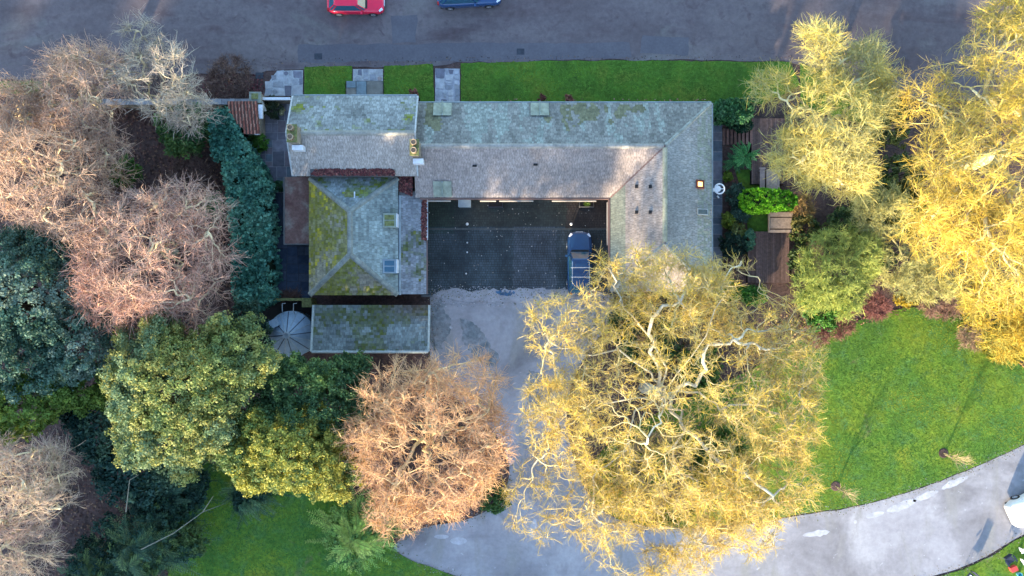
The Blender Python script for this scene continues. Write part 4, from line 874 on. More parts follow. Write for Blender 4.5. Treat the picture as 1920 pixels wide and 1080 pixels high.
def satellites(rng,bl,n):
    out=list(bl); w=np.array([b[3]*b[4] for b in bl]); w/=w.sum()
    for _ in range(n):
        b=bl[rng.choice(len(bl),p=w)]; a=rng.uniform(0,6.28); k=rng.uniform(.22,.38); f=rng.uniform(.85,1.08)
        out.append((b[0]+b[3]*f*math.cos(a),b[1]+b[4]*f*math.sin(a),b[2]+rng.uniform(-.6,.5),b[3]*k,b[3]*k,max(.5,b[5]*.5)))
    return out
def bare_tree(name,label,cat,base,blobs,ntips,seed,limbs=None,trunk_r=.35,fork=3.0,twig=(13,.8,.014),sub=2,barkc=(.42,.38,.26),twigc=((.5,.4,.2),),group=None,wander=.2,spread=.8,tipr=.016,gamma=.42,up=.25,tdw=.9,hole=None,lsc=None):
    """blobs in px: (px,py,z,rpx,ry_px,rz_m)"""
    rng=np.random.default_rng(seed); bl=[]
    for (px,py,z,rx,ry,rz) in blobs: s=(CAM_H-z)/FPX; q=P(px,py,z); bl.append((q.x,q.y,z,rx*s,ry*s,rz))
    bl=satellites(rng,bl,int(ntips/110)) if ntips>250 else bl
    T=ell_points(rng,bl,ntips); 
    ctr=T.mean(0); rr_=np.linalg.norm((T-ctr)[:,:2],axis=1); T=T[rng.random(len(T))<.40+.75*rr_/np.percentile(rr_,92)]
    if hole:
        k=FPX/(CAM_H-T[:,2]); px_=960+T[:,0]*k; py_=540-T[:,1]*k; T=T[~((px_>hole[0])&(px_<hole[2])&(py_>hole[1])&(py_<hole[3]))]
    T[:,2]+= (fbm(T[:,0],T[:,1],.5,seed)-.5)*1.5
    bx_,by_=base; root=empty(name,(bx_,by_,0),label,cat,group)
    PT=[];RD=[]
    trunk_top=np.array([limbs[0][0][0],limbs[0][0][1],limbs[0][0][2]]) if limbs else np.array([bx_*.85+T[:,0].mean()*.15,by_*.85+T[:,1].mean()*.15,fork])
    b0=np.array([bx_,by_,-.1]); starts=[]
    tr=[b0,b0*.66+trunk_top*.34+rng.normal(0,.05,3),b0*.33+trunk_top*.67+rng.normal(0,.06,3),trunk_top]
    tk_pts=[np.array(tr)]; tk_rad=[np.array([trunk_r*1.1,trunk_r*.95,trunk_r*.88,trunk_r*.75])]
    tk_pts.append(np.array([trunk_top+np.array([0,0,h_]) for h_ in (-.02,.08,.16,.22)])); tk_rad.append(trunk_r*np.array([.76,.72,.5,.02]))
    if limbs:
        nodes=[];dirs=[];lim=[]
        for li,l in enumerate(limbs):
            l=np.array(l)
            for i in range(1,len(l)):
                nodes.append(l[i]); dd=l[i]-l[i-1]; dirs.append(dd/np.linalg.norm(dd)); lim.append((li,i))
        nodes=np.array(nodes); dist=np.linalg.norm((T[:,None]-nodes[None])*np.array([1,1,.6]),axis=2); dist+=np.array([0 if i==len(limbs[a])-1 else .8 for a,i in lim])[None]
        lab=dist.argmin(1); cnt=np.bincount(lab,minlength=len(nodes))
        for i in range(len(nodes)):
            if cnt[i]: 
                own=T[lab==i]; 
                # divide the tips of a node into a few side branches
                kk=max(1,min(4,cnt[i]//14)); ang=np.arctan2(own[:,1]-nodes[i,1],own[:,0]-nodes[i,0]); g=((ang+np.pi)/(2*np.pi)*kk).astype(int)%kk
                for u in range(kk):
                    if (g==u).any(): 
                        c=own[g==u].mean(0)-nodes[i]; c=c/np.linalg.norm(c); dd=dirs[i]*.6+c; starts.append((nodes[i],dd/np.linalg.norm(dd),own[g==u]))
        for li,l in enumerate(limbs):
            l=np.array(l); tot=0; c_=[sum(cnt[j] for j,(a,i) in enumerate(lim) if a==li and i>=s) for s in range(1,len(l))]
            # catmull-rom through limb nodes
            pp=[l[0]*2-l[1]]+list(l)+[l[-1]*2-l[-2]]; ls=lsc[li] if lsc else 1.0; rr=[min(trunk_r*.6,max(.035,tipr*.50*ls*max(1,c)**.5)) for c in c_]+[min(.10,max(.03,tipr*.6*max(1,c_[-1])**gamma))]
            for i in range(1,len(pp)-2):
                t=np.linspace(0,1,4)[:,None]; a,b,c,d=pp[i-1],pp[i],pp[i+1],pp[i+2]; seg=.5*((2*b)+(-a+c)*t+(2*a-5*b+4*c-d)*t*t+(-a+3*b-3*c+d)*t**3)
                seg[1:3]+=rng.normal(0,.17,(2,3)); tk_pts.append(seg); tk_rad.append(np.linspace(rr[i-1],rr[i],4))
    else:
        k=max(2,min(6,ntips//90+2)); ang=np.arctan2(T[:,1]-trunk_top[1],T[:,0]-trunk_top[0])+rng.random()*6; g=((ang+20)/(2*np.pi)*k).astype(int)%k
        inner=np.linalg.norm(T[:,:2]-trunk_top[:2],axis=1)<np.percentile(np.linalg.norm(T[:,:2]-trunk_top[:2],axis=1),22); g[inner]=k
        for u in range(k+1):
            if (g==u).any(): c=T[g==u].mean(0)-trunk_top; c=c/np.linalg.norm(c); dd=c*.8+np.array([0,0,.5]); starts.append((trunk_top,dd/np.linalg.norm(dd),T[g==u]))
    pt,rd,TP,TD=grow_tree(starts,rng,wander,tipr,gamma,trunk_r*.7)
    big=rd[:,0]>.055
    V1,Q1=rings(np.concatenate([np.array(tk_pts),pt[big]]) ,np.concatenate([np.array(tk_rad),rd[big]]),7)
    cb=np.array(barkc)*rng.uniform(.75,1.25,(len(Q1),1)); zc=V1[Q1[:,0],:]; nn=fbm(zc[:,0],zc[:,1],1.2,3); cb=cb*(.7+.6*nn[:,None])
    off=rootoff_world(root)
    link('trunk',idxmesh('trunk',V1,Q1,cb,MAT['bark'],off),root)
    sp,sr,rib,ribo=sprays(TP,TD,rng,twig[0],twig[1],twig[2],spread,up,sub,.7,tdw)
    V2,Q2=rings(pt[~big],np.maximum(rd[~big],tipr*.9),4); V3,Q3=rings(sp,sr,3)
    mid=np.array(twigc).mean(0); c2=(np.array(barkc)*.5+mid*.5)*rng.uniform(.8,1.2,(len(Q2),1)); z3=V3[Q3[:,0]]
    per=np.repeat(shade_cols(rng,len(sp),twigc,sp[:,0,0],sp[:,0,1]),6,axis=0)
    Q4=np.arange(len(rib)*4).reshape(-1,4)+len(V2)+len(V3); pr=shade_cols(rng,len(rib),twigc,ribo[:,0],ribo[:,1])
    me=idxmesh('crown',np.concatenate([V2,V3,rib.reshape(-1,3)]),np.concatenate([Q2,Q3+len(V2),Q4]),np.concatenate([c2,per,pr]),MAT['twig'],off,False); link('crown',me,root)
    return root
def leaves_on(rng, C_, nper, sig, size, cols, elong=1.5, outw=None, upb=.5):
    """clump centres C_ -> leaf quads"""
    N=len(C_)*nper; c=np.repeat(C_,nper,axis=0); d=rng.normal(0,1,(N,3)); d/=np.linalg.norm(d,axis=1,keepdims=True); d[:,2]=np.abs(d[:,2])*.8+d[:,2]*.2
    pos=c+d*sig*rng.uniform(.35,1.0,(N,1))*np.array([1,1,.75]); nrm=d*.6+rng.normal(0,.75,(N,3)); nrm[:,2]+=upb*.5; nrm/=np.linalg.norm(nrm,axis=1,keepdims=True)
    a=np.cross(nrm,rng.normal(0,1,(N,3))); a/=np.linalg.norm(a,axis=1,keepdims=True)+1e-9; b=np.cross(nrm,a); s=size*rng.uniform(.6,1.3,(N,1))
    v=np.stack([pos-a*s*elong*.5,pos-b*s*.5,pos+a*s*elong*.5,pos+b*s*.5],1)
    cc=np.repeat(shade_cols(rng,len(C_),cols,C_[:,0],C_[:,1],.15),nper,axis=0)*rng.uniform(.8,1.2,(N,1)); return v,cc
def evergreen(name,label,cat,base,blobs,nclump,nper,sig,size,cols,seed,trunk_h=None,trunk_r=.25,elong=1.5,group=None,twigs=0):
    rng=np.random.default_rng(seed); bl=[]
    for (px,py,z,rx,ry,rz) in blobs: s=(CAM_H-z)/FPX; q=P(px,py,z); bl.append((q.x,q.y,z,rx*s,ry*s,rz))
    if nclump>400: bl=satellites(rng,bl,len(bl)*5)
    w=np.array([b[3]*b[4]+b[3]*b[5] for b in bl]); idx=rng.choice(len(bl),nclump,p=w/w.sum()); B_=np.array(bl)[idx]; d=rng.normal(0,1,(nclump,3)); d/=np.linalg.norm(d,axis=1,keepdims=True); d[:,2]=np.where(d[:,2]<-.5,-d[:,2],d[:,2])
    lump=.62+.66*fbm(d[:,0]*2+idx*3,d[:,1]*2+d[:,2],1.9,seed); C_=B_[:,:3]+d*B_[:,3:6]*lump[:,None]*rng.uniform(.74,1.06,(nclump,1)); C_[:,2]=np.maximum(C_[:,2],.25)
    v,cc=leaves_on(rng,C_,nper,sig,size,cols,elong); root=empty(name,(base[0],base[1],0),label,cat,group); off=rootoff_world(root)
    link('crown',bigmesh('crown',v,4,cc,MAT['leaf'],off),root)
    zt=trunk_h or max(b[2] for b in bl)*.8
    pts=[];rad=[]
    b0=np.array([base[0],base[1],-.1]); tt=np.array([np.mean([b[0] for b in bl]),np.mean([b[1] for b in bl]),zt]); pts.append(np.linspace(b0,tt,4)+rng.normal(0,.04,(4,3))); rad.append(np.linspace(trunk_r,trunk_r*.4,4))
    for b in bl:
        for _ in range(3):
            s_=pts[0][1]*.5+pts[0][2]*.5; e_=np.array(b[:3])+rng.normal(0,.4,3)*np.array(b[3:6])*.6; pts.append(np.linspace(s_,e_,4)+rng.normal(0,.08,(4,3))); rad.append(np.linspace(trunk_r*.4,.04,4))
    V,Q=rings(np.array(pts),np.array(rad),6); link('trunk',idxmesh('trunk',V,Q,np.tile((.10,.075,.05),(len(Q),1)),MAT['bark'],off),root)
    return root
def fronds(rng, origin, az, h0, L, rise, droop, nodes, bl_len, width, cols, tipc=None):
    """array of fronds: each a drooping rib with side leaflets"""
    n=len(az); V=[];K=[]; o=np.asarray(origin)
    base=shade_cols(rng,n,cols)
    for k in range(n):
        t=np.linspace(.08,1,nodes); dirh=np.array([math.cos(az[k]),math.sin(az[k]),0]); side=np.array([-dirh[1],dirh[0],0])
        p=o[k]+dirh*(L[k]*t)[:,None]; p[:,2]=h0[k]+rise[k]*t*L[k]-droop[k]*t*t*L[k]; p+=side*(np.sin(t*3+k)*.05*L[k])[:,None]
        for s in (-1,1):
            l=bl_len[k]*(1-.75*t)*(.5+.8*np.minimum(1,t*3))*rng.uniform(.7,1.2,nodes); dd=side*s*.8+dirh*.65; e=p+dd*l[:,None]; e[:,2]+=rng.normal(-.05,.06,nodes)*1; w=dirh*width
            V.append(np.stack([p-w,p+(e-p)*.5-w*.8+np.array([0,0,.03]),e,p+(e-p)*.5+w*.8],1)); K.append(base[k]*rng.uniform(.75,1.25,(nodes,1))*(1+.35*t[:,None]))
        V.append(np.stack([p[:-1]-side*.02,p[1:]-side*.015,p[1:]+side*.015,p[:-1]+side*.02],1)); K.append(np.tile(base[k]*.6,(nodes-1,1)))
    return np.concatenate(V),np.concatenate(K)
def fir(name,label,px,py,z,hgt,Lmax,cols,seed,nb=120,cat='tree',group=None,base_xy=None,zmin=.15,bl=.22,width=.07,nodes=16):
    rng=np.random.default_rng(seed); q=P(px,py,z); root=empty(name,(q.x,q.y,0),label,cat,group)
    f=np.sort(rng.uniform(zmin,1,nb)); L=Lmax*(1.02-f)**.75*rng.uniform(.75,1.1,nb)+.15; az=rng.uniform(0,6.28,nb); org=np.tile([q.x,q.y,0.],(nb,1))
    v,c=fronds(rng,org,az,f*hgt,L,np.full(nb,.12),rng.uniform(.25,.5,nb),nodes,L*bl+.15,width,cols)
    link('crown',bigmesh('crown',v,4,c,MAT['leaf'],rootoff_world(root)),root)
    m=MB(); m.tube([(q.x,q.y,-.1),(q.x,q.y,hgt*.98)],[.05*hgt*.5,.02],7,(.12,.09,.06)); m.build('trunk',MAT['bark'],root); return root
def hedge(name,label,poly,z,nclump,nper,sig,size,cols,seed,cat='hedge',elong=1.4,rnd=0.0):
    rng=np.random.default_rng(seed); poly=np.array(poly); c0=poly.mean(0)
    x,y=scatter(poly,40); k=rng.choice(len(x),min(len(x),nclump*2//3),replace=False); top=np.c_[x[k],y[k],np.full(len(k),z)+rng.normal(0,.06,len(k))]
    if rnd: top[:,2]-=rnd*(np.linalg.norm(top[:,:2]-c0,axis=1)/np.linalg.norm(poly-c0,axis=1).max())**2
    n2=nclump-len(k); e=rng.integers(0,len(poly),n2); t=rng.random((n2,1)); s=poly[e]*(1-t)+poly[(e+1)%len(poly)]*t; sides=np.c_[s,rng.uniform(.2,z,n2)]
    C_=np.concatenate([top,sides]); v,cc=leaves_on(rng,C_,nper,sig,size,cols,elong); root=empty(name,(c0[0],c0[1],0),label,cat)
    link('foliage',bigmesh('foliage',v,4,cc,MAT['leaf'],rootoff_world(root)),root)
    m=MB(); pl=[tuple(c0+(p-c0)*.86) for p in poly]; m.prism(pl,.1,max(.2,z-.3-rnd*.5),(.015,.03,.012)); m.build('branch_mass',MAT['bark'],root); return root

def radiate(c, ends, wig=14, seed=1):
    rg=random.Random(seed); out=[]
    for (x,y,z) in ends:
        dx,dy=x-c[0],y-c[1]; L=math.hypot(dx,dy); nx,ny=-dy/L,dx/L; l=[c]; o=0
        for k in (1,2,3,4):
            t=k/4; o+=rg.uniform(-wig,wig); l.append((c[0]+dx*t+nx*o,c[1]+dy*t+ny*o,c[2]+(z-c[2])*t**.5))
        out.append(PZ(l))
    return out
def PZ(l): return [[*P(a,b,c)] for a,b,c in l]
YEL=((.74,.54,.12),(.70,.52,.16),(.58,.45,.19),(.80,.57,.08),(.42,.32,.13))
PINK=((.60,.38,.26),(.50,.34,.24),(.66,.44,.31),(.42,.29,.24))
# great tree
F0=(1243,742,5.5)
limbs=[PZ([(x,y,z+(1.1 if j else .8)+lz*(-.9)*(j>1)) for j,(x,y,z) in enumerate(l)][:5]) for lz,l in zip((0,0,1,1,0,1,1,1,1,1,0),(
 [F0,(1238,700,7.5),(1228,640,9),(1232,588,10),(1275,566,10.5),(1300,545,11)],
 [F0,(1290,718,7.5),(1316,700,9),(1320,660,10),(1375,635,10.5),(1430,590,11)],
 [F0,(1222,700,8),(1160,655,9.5),(1090,662,10),(1030,640,10),(1000,610,10)],
 [F0,(1250,690,8),(1200,610,9.5),(1165,560,10.5),(1140,500,10.5)],
 [F0,(1275,785,7.5),(1330,850,9.5),(1400,890,10),(1450,930,10)],
 [F0,(1190,770,7.5),(1180,840,9),(1120,880,9),(1110,960,8.5)],
 [F0,(1275,795,8),(1262,860,9),(1310,930,9),(1300,1010,9)],
 [F0,(1310,735,8),(1350,770,9.5),(1420,760,10),(1480,800,10)],
 [F0,(1180,748,8),(1110,772,9),(1050,800,9),(1010,860,9)],
 [F0,(1270,700,9),(1340,580,11),(1360,520,11),(1390,490,10.5)],
 [F0,(1240,760,9),(1235,780,12),(1215,820,13)]))]
tb_=P(1243,742,5.5); 
bare_tree('sycamore','huge leafless pale limbed tree with yellow twigs spreading over the drive','tree',(tb_.x*.97,tb_.y*1.02),
 [(1250,760,9.5,235,220,4.2),(1310,880,9,170,120,2.5),(1240,540,10.3,120,50,1.5),(1130,560,10,95,95,1.6),(1040,620,10,65,65,1.3),(1360,540,10.5,75,60,1.3),(1290,560,11,90,70,1.5),(1440,620,10,70,70,1.5),(1470,760,9.5,75,120,2.2),(1440,900,9,90,90,2),(1290,980,8.5,110,75,2),(1130,960,8.5,90,80,1.8),(1000,940,8,60,80,1.3),(1060,800,9,80,90,1.8),(1200,500,10.5,80,40,1.3),(1160,440,10,22,26,.8),(1230,1050,8,110,45,1.5),(1380,1000,8,80,50,1.5)],
 2250,11,limbs,.42,twig=(12,.82,.0095),barkc=(.60,.54,.40),twigc=YEL,tipr=.017,gamma=.42,wander=.40,spread=.70,tdw=.6,hole=(1052,430,1116,540),lsc=(1.15,1.1,.6,.7,.8,.45,.5,.45,.45,.5,.9))
bare_tree('tree','leafless orange brown tree at the left of the gravel drive','tree',P2(808,790,2),
 [(808,832,8,140,142,3.4),(740,740,8,70,60,2),(860,730,8,85,75,2),(900,835,7.5,60,75,2),(700,820,7.5,55,75,2),(820,930,7.5,85,50,2)],
 820,21,radiate((805,815,4.5),[(818,700,9),(735,745,9),(700,810,8.5),(745,910,9),(830,950,9),(900,900,9),(925,830,8.5),(885,745,9)],16,3),.35,3.2,(9,1.05,.0115),barkc=(.74,.58,.32),twigc=((.78,.46,.24),(.70,.43,.25),(.84,.53,.25),(.52,.32,.20)),tipr=.021,wander=.28,spread=.5,sub=2)
bare_tree('tree','feathery pale yellow tree standing beyond the north deck','tree',P2(1540,225,3),
 [(1555,245,9,78,110,3),(1532,95,9,36,50,2),(1605,130,8.5,42,52,2),(1440,165,7.5,42,28,1.2),(1490,290,8,48,55,2),(1580,330,8.5,48,45,2),(1648,175,7.5,22,50,1.4)],
 700,31,radiate((1552,235,4.5),[(1545,120,10),(1600,150,10),(1470,205,9),(1500,300,10),(1560,340,10),(1620,260,10)],14,5),.30,3.5,(11,1.15,.0110),barkc=(.60,.52,.28),twigc=((.64,.53,.15),(.58,.51,.19),(.72,.56,.12),(.46,.42,.18)),tipr=.020,wander=.26,spread=.45,sub=2)
bare_tree('tree','very large golden leafless tree filling the upper right corner','tree',P2(1835,310,3),
 [(1840,330,10.5,140,170,4),(1880,120,11,75,110,3),(1760,260,9.5,75,90,2.5),(1870,480,10,95,110,3.5),(1770,420,9,80,90,2.5),(1900,40,11,60,60,2),(1950,300,10,90,200,3.5),(1730,160,9,40,40,1.5)],
 1450,41,radiate((1875,285,6),[(1862,170,12),(1780,290,11.5),(1740,340,11),(1800,400,11.5),(1870,430,12),(1920,380,12),(1890,120,12),(1780,200,11),(1950,230,12)],20,7),.50,4.5,(11,1.05,.0105),barkc=(.66,.56,.32),twigc=((.72,.53,.09),(.64,.47,.11),(.74,.54,.08),(.50,.40,.13)),tipr=.021,wander=.34,spread=.55,sub=2,tdw=.8)
bare_tree('tree','golden twiggy tree at the right edge above the lawn','tree',P2(1880,560,1),
 [(1885,590,6,75,75,2),(1830,540,6,50,50,1.6),(1940,560,7,60,110,2.4)],420,43,None,.22,2.0,(12,.9,.014),barkc=(.5,.42,.2),twigc=((.62,.42,.05),(.50,.40,.08),(.45,.42,.10)),tipr=.015,spread=.7)
GR=((.36,.42,.10),(.44,.48,.12),(.28,.36,.10),(.54,.56,.14))
bare_tree('shrub','fuzzy yellow green twiggy bush between the south deck and the right lawn','shrub',P2(1570,500),
 [(1565,505,2.6,75,80,1.4),(1530,540,2.2,50,50,1.2),(1610,480,2.6,40,55,1.3)],480,51,None,.12,.5,(14,.6,.013),barkc=(.3,.3,.12),twigc=GR,tipr=.011,wander=.3,spread=.9)
bare_tree('shrub','olive twiggy shrub below the golden tree, above the red dogwoods','shrub',P2(1690,480),
 [(1690,490,2.8,65,60,1.5),(1740,520,2.4,60,50,1.2),(1650,400,3.2,50,50,1.5)],520,52,None,.12,.5,(13,.65,.013),barkc=(.3,.27,.14),twigc=((.46,.44,.16),(.38,.38,.14),(.32,.33,.16),(.56,.50,.18)),tipr=.011,spread=.9)
# bare trees on the left
L_=((90,150,'slender leafless pinkish tree overhanging the road at the upper left',(160,185),[(165,165,8,75,80,2.6),(120,140,8,35,45,1.6),(215,140,7.5,50,50,1.8),(150,240,7.5,60,50,2)],560,61,PINK),
    (0,0,'pale grey leafless tree behind the boundary wall',(300,210),[(300,150,7.5,75,70,2.2),(285,90,7,35,50,1.5),(350,200,7,50,50,1.8),(260,70,6.5,25,35,1.0)],330,62,((.46,.40,.32),(.50,.43,.34),(.42,.33,.26))),
    (0,0,'wide pinkish brown leafless tree at the left edge',(95,340),[(85,330,9,110,95,3),(150,400,8.5,75,70,2.4),(20,270,8.5,50,60,2),(190,300,7,60,60,2)],900,63,PINK),
    (0,0,'dense russet leafless tree left of the clipped hedge',(300,470),[(290,480,8.5,125,120,3.2),(350,400,8,80,60,2.2),(240,560,8,80,60,2.4),(360,560,7.5,60,60,2),(215,440,8,60,60,2)],1250,64,((.62,.35,.26),(.50,.31,.24),(.66,.44,.32),(.40,.27,.23))),
    (0,0,'twiggy leafless tree at the top left corner above the wall',(35,220),[(35,215,7,65,60,2),(70,185,6.5,45,30,1.4)],330,65,PINK),
    (0,0,'pink twigged leafless tree in the bottom left corner',(60,930),[(50,920,9,85,90,2.8),(30,1030,9,75,60,2.4),(100,880,8,50,50,1.8),(-20,860,8,60,60,2)],800,66,((.64,.46,.34),(.60,.46,.30),(.56,.38,.30))))
for (_,_,lab,b,bl,n,sd,tc) in L_:
    bare_tree('tree',lab,'tree',P2(b[0],b[1],2.5),bl,int(n*.60),sd,radiate((b[0],b[1],4),[(q_[0]+random.uniform(-.3,.3)*q_[3],q_[1]+random.uniform(-.3,.3)*q_[4],q_[2]+q_[5]*.6) for q_ in bl]+[(bl[0][0]+bl[0][3]*.8*math.cos(a_+sd),bl[0][1]+bl[0][4]*.8*math.sin(a_+sd),bl[0][2]+1) for a_ in (0,1.3,2.5,3.8,5)],14,sd),.26,3.0,(8,1.1,.0115),barkc=(.70,.56,.34),twigc=tc,tipr=.022,wander=.3,spread=.45,sub=2)
# evergreens of the left and bottom
TEAL=((.045,.100,.070),(.070,.145,.10),(.105,.185,.135),(.17,.24,.19))
evergreen('evergreen_tree','dark teal evergreen crown at the left edge below the leafless trees','tree',P2(80,570,4),[(70,560,8,110,100,3),(60,680,7.5,90,75,2.6),(150,640,7.5,70,75,2.4),(20,490,7,60,60,2)],2300,30,.34,.115,TEAL,71,trunk_r=.35)
OLV=((.15,.21,.08),(.24,.28,.08),(.33,.33,.10),(.18,.25,.12))
evergreen('evergreen_tree','broad pale olive evergreen in the lower left, brightest of the wood','tree',P2(370,720,4),[(350,720,9,125,105,3.2),(330,820,8.5,95,60,2.4),(440,680,8.5,75,75,2.2),(270,680,8,60,65,2)],2600,36,.34,.105,OLV,72,trunk_r=.38)
evergreen('evergreen_tree','dark green evergreen below the outbuilding, touching the orange brown tree','tree',P2(590,720,4),[(595,745,7,90,75,2.4),(545,735,6.5,60,50,2),(640,710,5.5,50,45,1.6),(500,790,7,50,60,2)],1700,30,.30,.11,((.045,.10,.040),(.08,.15,.055),(.12,.20,.06),(.18,.25,.06)),73)
evergreen('evergreen_tree','yellow green evergreen with ragged sunlit lower edge above the lower lawn','tree',P2(550,830,4),[(540,840,7.5,95,80,2.8),(610,870,7,60,70,2.2),(470,850,7,60,55,2)],1900,32,.30,.105,((.24,.27,.06),(.33,.33,.07),(.38,.36,.07),(.14,.20,.06)),74)
evergreen('holly_tree','dark glossy bush in the hollow between the olive evergreen and the bottom left trees','tree',P2(190,800,2),[(195,800,5,60,75,2),(240,880,4.5,60,50,1.8)],420,40,.5,.17,((.016,.055,.045),(.035,.09,.07),(.07,.13,.08)),75)
evergreen('evergreen_tree','yellow green evergreen at the left edge between the teal crown and the pink twigs','tree',P2(40,760,3),[(45,755,7,80,60,2.2),(140,720,6.5,60,45,1.8)],1150,25,.30,.13,((.14,.22,.04),(.20,.28,.05),(.27,.34,.06)),76)
DK=((.018,.055,.042),(.030,.080,.055),(.050,.11,.06),(.09,.15,.05))
def conifer(label,px,py,r,h,cols,seed,nb,fc,L):
    rt=evergreen('conifer',label,'tree',P2(px,py,h*.3),[(px,py,h*.55,r,r*.9,h*.4),(px-r*.3,py+r*.4,h*.4,r*.6,r*.5,h*.3),(px+r*.5,py-r*.2,h*.35,r*.5,r*.5,h*.3)],int(r*9),24,.26,.12,cols,seed)
    rng=np.random.default_rng(seed); c=P(px,py,h*.5); f=rng.uniform(.1,1,nb); az=rng.uniform(0,6.28,nb); org=np.c_[c.x+rng.normal(0,.35,nb),c.y+rng.normal(0,.35,nb),np.zeros(nb)]
    v,k=fronds(rng,org,az,f*h,L*(1.15-f)**.6*rng.uniform(.6,1.15,nb),np.full(nb,.15),rng.uniform(.2,.45,nb),18,np.full(nb,L*.14),.032,fc)
    link('boughs',bigmesh('boughs',v,4,k,MAT['leaf'],rootoff_world(rt)),rt)
conifer('dark spiky drooping conifer at the bottom left under a bare grey bough',285,1010,78,6.0,DK,81,130,((.05,.11,.07),(.08,.15,.08),(.13,.20,.08)),4.0)
conifer('lower dark conifer in front of the bottom left corner trees',190,1060,55,5.0,DK,82,80,((.06,.12,.06),(.12,.18,.06)),3.0)
conifer('small dark conifer behind the spiky one at the edge of the lower lawn',330,915,52,4.0,DK[:3],83,70,((.035,.085,.055),(.05,.10,.06)),2.8)
conifer('dark feathery conifer between the yellow green evergreen and the lower lawn',470,925,36,2.6,DK,85,80,((.06,.13,.07),(.10,.18,.08)),2.6)
conifer('bright green conifer with splayed fan like boughs at the foot of the orange brown tree',672,1000,56,3.4,((.12,.24,.07),(.17,.30,.08),(.24,.36,.09)),84,170,((.26,.44,.11),(.36,.52,.12),(.48,.56,.14)),3.6)
q=P(395,960,3); m=MB(); m.tube([P(265,1030,6),P(325,1000,7),P(380,960,7.3),P(420,945,7.2)],[.04,.03,.02,.008],6,(.20,.20,.16)); m.tube([P(380,960,7.3),P(400,930,7.4)],[.025,.01],5,(.30,.28,.22)); m.tube([P(236,960,6),P(243,900,6.6),P(260,890,6.7)],[.04,.03,.012],6,(.26,.24,.18)); o=m.build('dead_bough',MAT['bark']); tag(o,'bare grey dead bough lying across the dark spiky conifer','branch')
# hedge by the side patio
HD=((.040,.145,.105),(.065,.20,.15),(.10,.26,.18),(.14,.31,.22))
hedge('laurel_hedge','long clipped blue green laurel hedge beside the side patio',[P2(396,215,2),P2(428,207,2),P2(470,285,2),P2(503,350,2),P2(510,450,2),P2(512,558,2),P2(470,585,2),P2(444,560,2),P2(438,440,2),P2(430,350,2),P2(404,290,2)],2.3,900,26,.30,.17,HD,91)
evergreen('shrub','dark green shrub below the laurel hedge beside the tank','shrub',P2(470,610),[(470,620,2.5,40,50,1.5),(440,660,2.5,40,40,1.5)],220,36,.35,.15,((.02,.055,.04),(.04,.085,.055)),92)
def bush(label,px,py,r,z,cols,seed,name='shrub',ry=None,n=None,size=.13,sig=.28,cat='shrub',group=None):
    return evergreen(name,label,cat,P2(px,py),[(px,py,z*.6,r,ry or r,z*.45)],n or int(26+r*r*.06),34,sig,size,cols,seed,trunk_r=.06,group=group)
G1=((.04,.11,.015),(.07,.17,.02),(.11,.22,.03)); G2=((.02,.07,.03),(.04,.10,.04),(.07,.14,.05))
bush('bright green shrub by the pantiled shed',485,263,17,1.2,G1,101,size=.12,sig=.22)
bush('dark low shrub speckled with pale leaves behind the gate pier',511,201,20,.9,((.02,.04,.02),(.05,.07,.035),(.28,.26,.14)),102,size=.10,sig=.2)
bush('mid green bush under the pale grey tree beyond the laurel hedge',345,245,48,2.6,((.03,.08,.03),(.06,.13,.04),(.10,.18,.05)),103,size=.16,sig=.4)
bush('small green bush under the wide pinkish tree',235,325,28,2.4,((.05,.12,.02),(.09,.2,.03)),104)
bush('pale green bush touching the left side of the laurel hedge',405,390,27,2.2,((.05,.13,.05),(.08,.18,.07)),105)
bush('blue grey shrub under the top left leafless trees',75,235,32,2.2,((.03,.06,.045),(.06,.09,.07)),106)
bush('low green tuft growing beside the flat rusty roof',523,350,10,.7,G2,107,size=.09,sig=.15,n=20)
# right hand garden
hedge('privet_hedge','mid green hedge at the north east corner of the house',[P2(1338,192,1.4),P2(1412,184,1.4),P2(1412,212,1.4),P2(1396,232,1.4),P2(1352,226,1.4),P2(1338,214,1.4)],1.5,230,26,.22,.13,((.03,.10,.035),(.05,.15,.05),(.09,.2,.09)),111)
hedge('clipped_hedge','bright lime green rounded clipped hedge between the two wooden benches',[P2(1389,368,1.5),P2(1396,358,1.5),P2(1420,354,1.5),P2(1470,357,1.5),P2(1492,364,1.5),P2(1495,378,1.5),P2(1485,391,1.5),P2(1440,396,1.5),P2(1408,399,1.5),P2(1393,389,1.5)],1.6,420,30,.15,.085,((.07,.22,.008),(.10,.30,.012),(.15,.38,.015)),112,rnd=.25)
def fern(label,px,py,L,cols,seed,n=26,nodes=14,name='fern',cat='fern',h=.35,group=None):
    rng=np.random.default_rng(seed); q=P(px,py); root=empty(name,(q.x,q.y,0),label,cat,group); az=rng.uniform(0,6.28,n); v,c=fronds(rng,np.tile([q.x,q.y,0.],(n,1)),az,rng.uniform(.2,.4,n)+h,L*rng.uniform(.7,1.1,n),np.full(n,.75),np.full(n,.7),nodes,np.full(n,L*.24),.035,cols)
    link('frond_mass',bigmesh('fronds',v,4,c,MAT['leaf'],rootoff_world(root)),root); m=MB(); m.tube([(q.x,q.y,0),(q.x,q.y,h+.25)],.10,7,(.1,.07,.04)); m.build('stem',MAT['bark'],root)
fern('large green fern south of the timber treads, right fronds over the deck',1392,296,1.05,((.06,.24,.07),(.09,.30,.09),(.13,.36,.12)),121,34); fern('smaller fern at the foot of the large fern beside the garden path',1371,306,.85,((.04,.13,.05),(.06,.17,.06)),122,24)
bush('yellow green tuft of leaves beside the path north of the white wheel',1364,331,9,.6,((.12,.2,.02),(.16,.24,.03)),123,size=.09,sig=.15,n=26)
